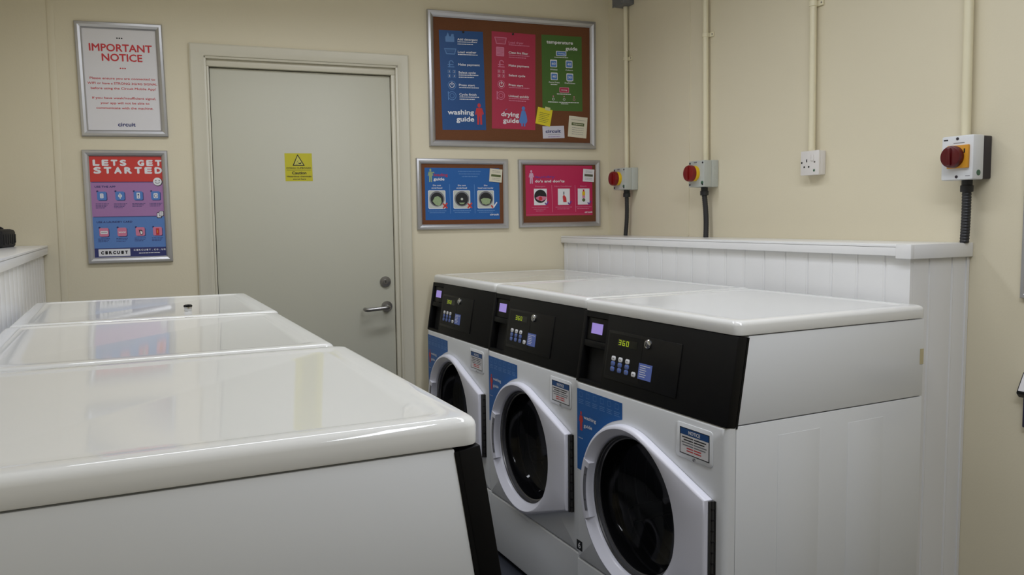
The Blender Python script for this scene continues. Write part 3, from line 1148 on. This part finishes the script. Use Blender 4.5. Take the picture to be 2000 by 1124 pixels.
def make_machine(label, cat, name, full=True, group=None, YBK=.722):
    YSD = YBK - .008
    t = thing(name, label, cat, (0, 0, 0), 0, group)
    # lid
    b = MB()
    loops = []
    for ins, z, r in ((.010, LB + .002, .012), (.001, LB, .016), (.0, LB + .003, .018), (.0, LT - .0125, .018), (.001, LT - .008, .018), (.0038, LT - .0037, .018), (.0082, LT - .0009, .018), (.013, LT, .018),
                      (.036, LT, .020), (.040, LT - .0008, .02), (.046, LT - .0022, .02), (.052, LT - .0028, .02)):
        loops.append([(x, y, z) for x, y in rrect(ins + .0005, WM - .0005 - ins, YLID + ins, YBK - ins, r + .004, 6)])
    b.loft(loops, ENAMEL)
    b.build('lid', t, 40)
    # upper cabinet behind the console
    b = MB()
    b.prism([(.070, LB - .003), (.0375, CB + .0025), (YSD, CB + .0025), (YSD, LB - .003)], 0, .003, WM - .003, ENAMELP, .0015)
    b.build('upper_cabinet', t)
    # lower cabinet
    b = MB()
    for x0, x1 in ((.003, .012), (WM - .012, WM - .003)):
        b.box(x0, x1, .0325, YSD, .03, CB - .0005, ENAMELP, .0015)
    b.box(.012, WM - .012, .70, YSD, .03, CB, ENAMELP)
    b.box(.012, WM - .012, .0325, .70, CB - .012, CB - .002, ENAMELP)
    b.box(.012, WM - .012, .06, .70, .03, .04, GAP)  # dark grey sheet across the cabinet bottom
    for x0, x1 in ((WM - .0032, WM - .0022), (.0022, .0032)):
        for y0, y1 in ((.17, .315), (.42, .555)):
            b.box(x0, x1, y0, y1, .08, .775, ENAMELP, .0004)
    b.build('lower_cabinet', t)
    # feet
    for x in (.06, WM - .06):
        for y in (.08, .65):
            b = MB()
            b.lathe([(.022, 0), (.022, .012), (.012, .016), (.010, .031)], RUBBER, (x, y, 0), 'z', 14)
            b.build('foot', t)
    # front panel with the porthole
    b = MB()
    z0, z1 = .244, CB
    x0, x1 = .0035, WM - .0035
    n = 96
    ang = sorted(set([2 * PI * i / n for i in range(n)] + [math.atan2(zz - ZC, xx - UC) % (2 * PI) for xx in (x0, x1) for zz in (z0, z1)]))
    HR = .205

    def rectp(a_, ins):
        dx, dz = math.cos(a_), math.sin(a_)
        c = []
        if dx > 1e-9:
            c.append((x1 - UC) / dx)
        if dx < -1e-9:
            c.append((x0 - UC) / dx)
        if dz > 1e-9:
            c.append((z1 - ZC) / dz)
        if dz < -1e-9:
            c.append((z0 - ZC) / dz)
        r_ = min(c)
        X, Z = UC + dx * r_, ZC + dz * r_
        return min(max(X, x0 + ins), x1 - ins), min(max(Z, z0 + ins * .3), z1 - ins * .5)
    loops = [[(UC + HR * math.cos(a_), .025, ZC + HR * math.sin(a_)) for a_ in ang], [(UC + HR * math.cos(a_), 0, ZC + HR * math.sin(a_)) for a_ in ang]]
    for ins, yy in ((.014, 0), (.009, .0008), (.0045, .0035), (.0015, .0085), (0, .014), (0, .031)):
        loops.append([(rectp(a_, ins)[0], yy, rectp(a_, ins)[1]) for a_ in ang])
    b.loft(loops, ENAMELP, False, False)
    b.build('front_panel', t, 35)
    # kick panel
    b = MB()
    b.box(.0035, WM - .0035, .001, .031, .018, .240, ENAMELP, .006, 3)
    b.build('kick_panel', t)
    # console
    b = MB()
    slab(b, .002, WM - .002, 0.0, 1.0, -.036, -.030, BLACKP)
    slab(b, .136, WM - .002, 0.0, 1.0, -.0301, 0, BLACKP, .003)
    slab(b, .002, .018, 0.0, 1.0, -.0301, 0, BLACKP, .002)
    slab(b, .017, .137, 0.0, .075, -.0301, -.0008, BLACKP)
    slab(b, .017, .137, .40, .49, -.0301, -.002, BLACKP, .002)
    slab(b, .017, .137, .955, 1.0, -.0301, -.0008, BLACKP)
    slab(b, .018, .136, .49, .955, -.0305, -.0290, VOID)
    b.build('console', t)
    # card reader
    b = MB()
    slab(b, .020, .134, .078, .398, -.029, -.006, BLACK2, .002)
    rd = b.build('card_reader', t)
    b = MB()
    slab(b, .046, .106, .155, .300, -.0075, -.0052, READER)
    b.build('reader_screen', rd)
    # control plate
    b = MB()
    slab(b, .153, .490, .20, .845, -.002, .0030, BLACK2, .0018)
    slab(b, .160, .325, .235, .80, .0025, .0034, BLACK2)
    cp = b.build('control_plate', t)
    b = MB()
    slab(b, .205, .300, .290, .385, .0030, .0038, LCD)
    segs = {'3': 'abgcd', '6': 'afgedc', '0': 'abcdef'}
    for i, ch in enumerate('360'):
        ux = .211 + i * .0185
        for s_ in segs[ch]:
            w_, h0, h1 = .0115, .305, .372
            mid = (h0 + h1) / 2
            th, tt = .0022, .008
            q = {'a': (ux, ux + w_, h0, h0 + tt), 'g': (ux, ux + w_, mid - tt / 2, mid + tt / 2), 'd': (ux, ux + w_, h1 - tt, h1),
                 'b': (ux + w_ - th, ux + w_, h0, mid), 'c': (ux + w_ - th, ux + w_, mid, h1), 'f': (ux, ux + th, h0, mid), 'e': (ux, ux + th, mid, h1)}[s_]
            slab(b, *q, .0037, .0041, LED)
    b.build('display', cp)
    b = MB()
    b.lathe([(.0, .0), (.0135, 0), (.0135, .004), (.0110, .0065), (.0075, .007), (.007, .009), (0, .009)], CHROME, (0, 0, 0), 'z', 24)
    b.box(-.0012, .0012, -.005, .005, .0085, .0094, VOID)
    kl = b.build('key_lock', cp)
    tl = math.atan2(YCT, CT - CB)
    kp = Vector(sl(.349, .285, .0028))
    kl.location = kp
    kl.rotation_euler = (PI / 2 - tl, 0, 0)
    bt = []
    for r_, tt in enumerate((.560, .630, .700)):
        for c_ in range(3):
            bt.append((.195 + c_ * .0345, tt, BTNW if r_ == 0 else BTNB))
    bt.append((.299, .700, BTNW))
    for ux, tt, m_ in bt:
        b = MB()
        lp = rrect(-.0098, .0098, -.0070, .0070, .0055, 5)
        b.loft([[(x, y, 0) for x, y in lp], [(x, y, .0012) for x, y in lp], [(x * .86, y * .86, .0018) for x, y in lp]], m_)
        b.box(-.0045, .0045, -.0012, .0012, .0016, .0020, PGRY)
        bo = b.build('button', cp)
        bo.location = sl(ux, tt, .0034)
        bo.rotation_euler = (PI / 2 - tl, 0, 0)
        if m_ is BTNW:
            bo['label'] = 'white button'
        else:
            bo['label'] = 'blue button'
    b = MB()
    slab(b, .319, .379, .535, .735, .0028, .0036, LBLB)
    for k in range(6):
        slab(b, .325, .325 + (.046 if k == 0 else .030 - .004 * (k % 2)), .56 + k * .027, .568 + k * .027, .0035, .0039, PINK)
    b.build('instruction_label', cp)
    # door
    ol = door_outline()
    b = MB()
    ann = lambda k, y: [(UC + p[0] * k, y, ZC + p[1] * k) for p in ol]
    insl = lambda d, y: [(UC + p[0] * (1 - d / math.hypot(*p)), y, ZC + p[1] * (1 - d / math.hypot(*p))) for p in ol]
    mix = lambda f, y, ins=.010: [(UC + p[0] * (1 - ins / math.hypot(*p)) * (1 - f) + RI * math.cos(math.atan2(p[1], p[0])) * f, y,
                                   ZC + p[1] * (1 - ins / math.hypot(*p)) * (1 - f) + RI * math.sin(math.atan2(p[1], p[0])) * f) for p in ol]
    loops = [insl(.002, -.001), insl(.0, -.004), insl(.0, -.018), insl(.002, -.0225), insl(.006, -.0255), insl(.010, -.0262)]
    loops += [circle_loop(RO - .0105, -.0264, ref=ol), circle_loop(RO - .0125, -.0256, ref=ol), circle_loop(RI + .003, -.0075, ref=ol), circle_loop(RI, -.0045, ref=ol)]
    loops += [circle_loop(RI - .001, .002, ref=ol), circle_loop(RI - .002, .022, ref=ol)]
    b.loft(loops, DOORW, False, False)
    dr = b.build('door', t, 38)
    # rubber seal with steel line
    b = MB()
    for r0, r1, y0, y1, m_ in ((RI - .001, RI - .004, .004, .005, RUBBER), (RI - .004, RI - .005, .005, .010, STEEL), (RI - .005, RI - .008, .010, .011, RUBBER), (RI - .008, RI - .009, .011, .019, RUBBER), (RI - .009, RI - .013, .019, .020, STEEL), (RI - .013, RI - .014, .020, .030, VOID)):
        b.loft([circle_loop(r0, y0), circle_loop(r1, y1)], m_, False, False)
    b.build('seal', dr)
    b = MB()
    b.lathe([(RI - .0135, .022), (RI - .018, .045), (RI - .032, .072), (.135, .090), (.09, .102), (.045, .108), (0.0005, .110)], GLASS, (UC, 0, ZC), 'y', 64, False, True)
    b.build('door_glass', dr)
    # handle: flat grip bridging the funnel at the left side with a finger slot
    b = MB()
    gl = []
    A0, A1, NN = math.radians(156), math.radians(205), 14
    for yy0, rr0 in ((.0, RO - .0025), (-.0262, RO - .0055), (-.0268, RO - .009), (-.0262, RI + .006), (-.0240, RI - .002), (-.004, RI - .0025)):
        gl.append([(UC + rr0 * math.cos(A0 + (A1 - A0) * i / NN), yy0, ZC + rr0 * math.sin(A0 + (A1 - A0) * i / NN)) for i in range(NN + 1)])
    n_ = NN + 1
    vs = [p for l in gl for p in l]
    fs = []
    for k in range(len(gl)):
        k2 = (k + 1) % len(gl)
        for i in range(NN):
            fs.append((k * n_ + i, k * n_ + i + 1, k2 * n_ + i + 1, k2 * n_ + i))
    fs.append(tuple(k * n_ for k in range(len(gl))))
    fs.append(tuple(k * n_ + NN for k in range(len(gl)))[::-1])
    bm = bmesh.new()
    bv = [bm.verts.new(p) for p in vs]
    for f in fs:
        bm.faces.new([bv[i] for i in f])
    bmesh.ops.recalc_face_normals(bm, faces=bm.faces[:])
    b.from_bm(bm, DOORW)
    hd = b.build('handle', dr, 30)
    b = MB()
    pts = []
    for r_, sg in ((RI + .0115, 1), (RI - .0005, -1)):
        rng = range(9) if sg > 0 else range(8, -1, -1)
        for i in rng:
            a_ = math.radians(161 + 38 * i / 8)
            pts.append((UC + r_ * math.cos(a_), ZC + r_ * math.sin(a_)))
    b.prism(pts, 1, -.0270, -.0225, mat('slot_shade_grey', srgb(112, 112, 120), .4, noise=.03))  # flat grey plate for the finger slot; the recess shade is in its colour
    for a_ in (168, 190):
        b.lathe([(0, -.0272), (.003, -.0272), (.003, -.026)], HINGEM, (UC + (RI + .003) * math.cos(math.radians(a_)), 0, ZC + (RI + .003) * math.sin(math.radians(a_))), 'y', 10)
    b.build('finger_slot', dr)
    # hinge: long piano hinge at the right edge
    b = MB()
    b.box(UH + .0005, UH + .006, -.016, .0, HZ0 - .004, HZ1 - .002, HINGEM, .0008)
    b.box(UH + .006, UH + .0125, -.002, .0003, HZ0 - .004, HZ1 - .002, HINGEM, .0008)
    b.tube([(UH + .006, -.006, HZ0 - .004), (UH + .006, -.006, HZ1 - .002)], .0042, HINGEM, 10)
    for k in range(9):
        zz = HZ0 + .01 + k * .0275
        b.box(UH + .0015, UH + .0105, -.0108, -.0015, zz, zz + .004, VOID)
    b.build('hinge', t)
    # drum
    b = MB()
    b.lathe([(.203, .028), (.212, .05), (.212, .34), (.205, .36), (.06, .375), (0.0005, .37)], DKSTEEL, (UC, 0, ZC), 'y', 48, False, True)
    for k in range(3):
        a_ = math.radians(90 + 120 * k)
        c_, s_ = math.cos(a_), math.sin(a_)
        mt = Matrix.Translation((UC, 0, ZC)) @ Matrix.Rotation(-a_, 4, 'Y')
        b.box(.165, .215, .12, .33, -.025, .025, DKSTEEL, .015, 3, mt)
    for k in range(6):
        b.lathe([(.2115, .08 + k * .04), (.2075, .084 + k * .04), (.2115, .088 + k * .04)], DKSTEEL, (UC, 0, ZC), 'y', 48, False, False)
    b.build('drum', t)
    if full:
        # blue guide sticker cut round the door
        b = Art(1, 1, -.0006, ox=0, oz=1)
        x0, x1, zt, zb, zr = .0105, .256, .791, .533, .742
        pts = [(x0, zt), (x1, zt - .001), (x1, zr)]
        R_ = .247
        a0 = math.atan2(zr - ZC, x1 - UC)
        a1 = math.radians(172)
        for i in range(1, 13):
            aa = a0 + (a1 - a0) * i / 12
            pts.append((max(UC + R_ * math.cos(aa), x0 + .012), ZC + R_ * math.sin(aa)))
        pts.append((x0, zb))
        b.poly([(x, 1 - z) for x, z in pts], PB3, 0)
        T = lambda s_, xa, xb, zz, h, m_=PINK, bo=.02: b.text(s_, xa, xb, 1 - zz, h, m_, 2, bo)
        for k in range(6):
            xx = x0 + .010 + k * .039
            b.frame(xx + .004, 1 - .783, xx + .022, 1 - .767, .0012, PBL, 1)
            for j in range(3):
                b.rect(xx, 1 - .759 + j * .0055, xx + .028 - .004 * (j % 2), 1 - .757 + j * .0055, PBL, 1)
        T('washing', x0 + .040, x0 + .108, .706, .0105)
        T('guide', x0 + .040, x0 + .086, .680, .0105)
        b.man(x0 + .024, 1 - .722, 1 - .660, PRED2, 2, wide=.7)
        T('circuit', x0 + .008, x0 + .034, .636, .0042)
        b.build('guide_sticker', t)
        # service cover with a notice sticker
        b = MB()
        lp = rrect(.500, .640, .703, .794, .010, 6)
        b.loft([[(x, -.0002, z) for x, z in lp], [(x, -.0016, z) for x, z in lp], [(.570 + (x - .570) * .985, -.0022, .7485 + (z - .7485) * .98) for x, z in lp]], ENAMELP)
        sc = b.build('service_cover', t)
        b = MB()
        b.lathe([(0, -.006), (.0038, -.0055), (.0045, -.002)], CHROME, (.574, 0, .7075), 'y', 14)
        b.build('screw', sc)
        b = Art(1, 1, -.0026, ox=0, oz=1)
        nx0, nx1, nz0, nz1 = .516, .630, YSD, .783
        b.rect(nx0, 1 - nz1, nx1, 1 - nz0, PBLK, 0)
        b.rect(nx0 + .003, 1 - nz1 + .002, nx1 - .003, 1 - nz1 + .018, PB, 1)
        b.rect(nx0 + .003, 1 - nz1 + .0185, nx1 - .003, 1 - nz0 - .0025, PAPER, 1)
        b.text('NOTICE', nx0 + .035, nx1 - .035, 1 - nz1 + .010, .0085, PINK, 2, .03)
        for k in range(6):
            zz = 1 - nz1 + .0245 + k * .0068
            m_ = PBLK if k < 2 else (PGRY if k < 4 else PRED)
            ins = (.010, .016, .008, .012, .028, .028)[k]
            b.rect(nx0 + ins, zz - .0015, (nx0 + nx1) / 2 - .004, zz + .0015, m_, 2)
            b.rect((nx0 + nx1) / 2 - .001, zz - .0015, nx1 - ins - .002, zz + .0015, m_, 2)
        b.build('notice_sticker', sc)
    return t


W0 = make_machine('white front-loading washing machine nearest the camera in the right row', 'washing machine', 'washing_machine', True, 'white washing machines in the right row')
W_ROT = -PI / 2


def put(o, x, y, rz):
    o.location = (x, y, 0)
    o.rotation_euler = (0, 0, rz)


w1 = copy_tree(W0)
w1['label'] = 'white front-loading washing machine in the middle of the right row'
w2 = copy_tree(W0)
w2['label'] = 'white front-loading washing machine at the back wall end of the right row'
put(W0, 2.184, -1.4075, W_ROT + math.radians(1.5))
put(w1, 2.1915, -.711, W_ROT + math.radians(1.0))
put(w2, 2.1885, -.0200, W_ROT + math.radians(.8))
# things only the nearest washer shows: number sticker, masking tape
b = Art(.033, .032, -.0006, ox=.004, oz=.300)
b.rect(0, 0, 1, 1, PBLK, 0)
b.text('6', .3, .72, .5, .018, PINK, 1, .02)
b.build('number_sticker', W0)
b = MB()
b.box(WM - .0032, WM - .0018, .700, .7142, .905, .948, TAPE)
b.build('tape_strip', W0)

L0 = make_machine('large white machine lid filling the lower left, nearest the camera', 'laundry machine', 'laundry_machine', False, 'white laundry machines in the left row', .692)
l1 = copy_tree(L0)
l1['label'] = 'white machine in the middle of the left row'
l2 = copy_tree(L0)
l2['label'] = 'white machine at the far end of the left row, small cap on its lid'
put(L0, 1.353, -2.6590, PI / 2)
put(l1, 1.338, -1.9530, PI / 2)
put(l2, 1.344, -1.2580, PI / 2)
# small cap on the far left lid
ct = thing('bottle_cap', 'small black and silver cap on the far left machine lid', 'cap', (1.081, -1.086, LT - .0026))
b = MB()
b.lathe([(.0095, 0), (.0102, .002), (.0102, .0095), (.0097, .0115), (.0080, .0115), (.0080, .004), (0.0004, .004)], CHROME, (0, 0, 0), 'z', 28, True, True)
b.build('body', ct)
b = MB()
pth = [(.0082 * math.cos(math.radians(-15 + 200 * i / 16)), .0082 * math.sin(math.radians(-15 + 200 * i / 16)), .0140) for i in range(17)]
b.tube(pth, .0040, mat('gloss_black', srgb(10, 10, 11), .25, noise=.03), 10)
b.build('rim', ct)

# ------------------------------------------------------------------ electrics on the right wall


def conduit(label, y, z0, z1, clips, r=.0115, lean=0.0):
    t = thing('conduit', label, 'conduit', (XR, y, z0), 0, 'cream conduits on the right wall')
    b = MB()
    d = r + .006
    b.tube([(-d, 0, 0), (-d, lean * .5, (z1 - z0) / 2), (-d, lean, z1 - z0)], r, CONDM, 20)
    b.build('pipe', t)
    for c in clips:
        b = MB()
        zz = c - z0
        b.lathe([(r + .0005, -.009), (r + .003, -.008), (r + .003, .008), (r + .0005, .009)], CONDM, (-d, lean * zz / (z1 - z0), zz), 'z', 20)
        b.box(-.008, -.0005, -.028 , .028, zz - .009, zz + .009, CONDM, .002)
        b.lathe([(0, -.0095), (.003, -.0095), (.0035, -.007)], STEEL, (0, -.022, zz), 'x', 10)
        b.build('saddle_clip', t)
    return t


conduit('cream conduit pipe nearest the room corner, below the grey junction box', -.222, 1.562, 2.345, [2.096], .011, .012)
conduit('cream conduit pipe above the second grey isolator from the corner', -.822, 1.556, CEIL - .002, [2.085], .012, .016)
conduit('cream conduit pipe above the white power socket', -1.409, 1.554, CEIL - .002, [2.072], .012, .012)
conduit('cream conduit pipe above the white isolator near the ledge end', -2.000, 1.546, CEIL - .002, [], .0135, .012)


def isolator(label, yc, z0, W, H, D, big=False):
    t = thing('isolator_switch', label, 'isolator switch', (XR, yc, z0), 0, 'isolator switches above the right ledge')
    b = MB()
    bm_ = WHTB if big else GREYB
    if big:
        b.box(-D * .60, -.0005, -W / 2, W / 2, 0.002, H - .002, DKBOX, .003)
        b.box(-D, -D * .42, -W / 2 - .0005, W / 2 + .0005, 0, H, bm_, .004)
    else:
        b.box(-D * .48, -.0005, -W / 2, W / 2, 0, H, bm_, .003)
        b.box(-D, -D * .47, -W / 2 + .001, W / 2 - .001, .001, H - .001, bm_, .003)
        for zz in (.28, .5, .72):
            b.lathe([(0, -.0006), (.007, -.0006), (.0075, 0)], bm_, (-D * .24, -W / 2, H * zz), 'y', 14)
    bo = b.build('enclosure', t)
    b = MB()
    for yy, zz in ([(0, .93), (0, .07)] if big else [(.40, .9), (-.40, .9), (.40, .1), (-.40, .1)]):
        b.lathe([(0, -D - .0012), (.0042, -D - .0012), (.0046, -D + .001)], DKBOX, (0, W * yy, H * zz), 'x', 12)
    b.build('screws', t)
    # plate and knob (local +y is the far side, seen on the left)
    pm = ORAP if big else YELP
    zc_ = H * .52
    ph = .033 if big else .032
    yo = .004 if big else .012
    b = MB()
    if big:
        b.box(-D - .008, -D + .001, -ph + yo - .010, ph + yo - .010, zc_ - ph, zc_ + ph, pm, .002)
        b.box(-D - .0086, -D - .0078, -ph + yo - .001, -ph + yo + .003, zc_ + .010, zc_ + .022, VOID)
    else:
        b.lathe([(0, -D - .016), (.031, -D - .016), (.0325, -D - .012), (.0325, -D + .001)], pm, (0, yo - .004, zc_), 'x', 32)
    b.build('plate', t)
    km = REDD if big else REDK
    r_ = .0315 if big else .0345
    kd = D + (.008 if big else .016)
    b = MB()
    b.lathe([(0, -kd - .020), (r_ * .82, -kd - .020), (r_ * .95, -kd - .018), (r_, -kd - .013), (r_, -kd + .0)], km, (0, yo, zc_), 'x', 36)
    b.box(-kd - .027, -kd - .018, yo - .006, yo + .006, zc_ - r_ * .8, zc_ + r_ * .8, km, .003)
    b.build('rotary_knob', t)
    # markings
    b = MB()
    if big:
        b.box(-D - .0004, -D + .0005, W * .30, W * .44, H * .90, H * .93, PBLK)
        b.box(-D - .0004, -D + .0005, -.022, .012, H * .825, H * .84, PGRY)
        b.box(-D - .0004, -D + .0005, -W * .42, -W * .28, H * .075, H * .09, PGRY)
        b.lathe([(0, -.0012), (.008, -.0012), (.0085, .0004)], GREENL, (-D * .70, -W / 2 - .0005, H * .15), 'y', 20)
    else:
        b.box(-D - .0004, -D + .0005, -.004, .016, H * .90, H * .95, PGRY)
        b.lathe([(0, -D - .0012), (.007, -D - .0012), (.0075, -D + .0004)], GREENL, (0, -W * .38, H * .16), 'x', 16)
    b.build('markings', t)
    # cable gland under the box
    b = MB()
    b.lathe([(.0165, -.034), (.0175, -.032), (.0175, -.016), (.0145, -.014), (.0145, .001)], HOSE, (-D * .42, 0, 0), 'z', 20)
    b.build('cable_gland', t)
    return t


def hose(label, yc, z0, z1, D, r, bow=.0, dy=.0):
    t = thing('flexible_conduit', label, 'flexible conduit', (XR, yc, z0), 0, 'black flexible conduits below the isolators')
    n = int((z1 - z0) / .0042)
    path, rads = [], []
    for i in range(n + 1):
        f = i / n
        path.append((-D + bow * math.sin(f * PI), dy * (1 - f), (z1 - z0) * f))
        rads.append(r if i % 2 else r * .90)
    b = MB()
    b.tube(path, r, HOSE, 14, rads)
    b.build('hose', t)
    return t


isolator('grey isolator box with red knob nearest the room corner', -.2445, 1.459, .104, .107, .076)
isolator('grey isolator box with red knob, second from the room corner', -.8315, 1.448, .104, .112, .076)
isolator('larger white isolator with dark red knob on amber plate and black back', -2.0200, 1.4195, .098, .127, .083, True)
hose('short black hose from the corner isolator down to the ledge', -.2445, ZL, 1.4265, .076 * .42, .0105, .004, .010)
hose('short black hose from the second isolator down to the ledge', -.8315, ZL, 1.4155, .076 * .42, .0115, .005, -.012)
hose('ribbed black hose from the white isolator down to the ledge end', -2.0200, ZL, 1.3870, .083 * .42, .0130, .002, .002)

# grey junction box at the top edge
t = thing('junction_box', 'grey metal junction box at the top of the corner conduit', 'junction box', (XR, -.215, 2.346))
b = MB()
b.box(-.062, -.0005, -.046, .046, 0, .092, GALV, .004)
b.build('body', t)
b = MB()
b.box(-.065, -.061, -.048, .048, -.002, .094, GALV, .0012)
for yy, zz in ((.038, .008), (-.038, .008), (.038, .084), (-.038, .084)):
    b.lathe([(0, -.067), (.004, -.067), (.0045, -.064)], STEEL, (0, yy, zz), 'x', 10)
b.build('cover', t)

# single socket
t = thing('power_socket', 'white single switched power socket between the isolators', 'socket', (XR, -1.4165, 1.467))
b = MB()
b.box(-.027, -.0005, -.042, .042, .001, .086, SOCKM, .003)
b.build('back_box', t)
b = MB()
b.box(-.036, -.0265, -.043, .043, 0, .087, SOCKM, .003)
for yy, zz, w_, h_ in ((.013, .052, .004, .010), (.024, .030, .006, .006), (.003, .030, .006, .006)):
    b.box(-.0368, -.0358, yy - w_ / 2, yy + w_ / 2, zz - h_ / 2, zz + h_ / 2, VOID)
for yy in (.036, -.024):
    b.lathe([(0, -.0372), (.0032, -.0372), (.0036, -.0355)], STEEL if yy < 0 else BRASS, (0, yy, .046), 'x', 10)
b.lathe([(0, -.0366), (.0045, -.0366), (.005, -.0355)], GREENL, (0, -.022, .016), 'x', 14)
b.build('face_plate', t)
b = MB()
b.box(-.0395, -.0355, -.020, -.006, .050, .072, SOCKM, .0015)
b.build('rocker_switch', t)

# framed notice at the right edge of the photo
RF = thing('framed_notice', 'silver frame corner on the right wall at the photo edge', 'framed notice', (XR, -2.345, 1.0835), -PI / 2)
snap_frame('frame', .345, .475, .025, RF)
a = Art(.30, .43, -.0035, oz=.4525)
a.sheet(PAPER, .003)
a.build('sheet', RF)

# wall mounted unit at the right edge: navy body with a sloping white top rimmed in black
KU = thing('wall_unit', 'navy wall unit with a sloping white top edged in black, at the right edge', 'wall unit', (XR, -2.30, .7215))
b = MB()
b.box(-.017, -.0005, -.11, .1035, 0, .087, NAVYB, .003)
b.build('body', KU)
b = MB()
b.prism([(-.0005, .1535), (-.0005, .082), (-.017, .084), (-.0285, .0955), (-.0285, .0995)], 1, -.125, .1152, BLACK2, .0008)
b.build('top_rim', KU)
b = MB()
d_ = Vector((-.028, 0, -.054)).normalized()
n_ = Vector((-.054, 0, .028)).normalized()
o0 = Vector((-.0005, 0, .1535))
P = []
for k in (.0003, .0016):
    for aa, yy in ((.003, -.121), (.003, .1115), (.0565, .1115), (.0565, -.121)):
        q = o0 + d_ * aa + n_ * k
        P.append((q.x, yy, q.z))
b.hexa(P, PAPER)
b.build('sloping_top', KU)
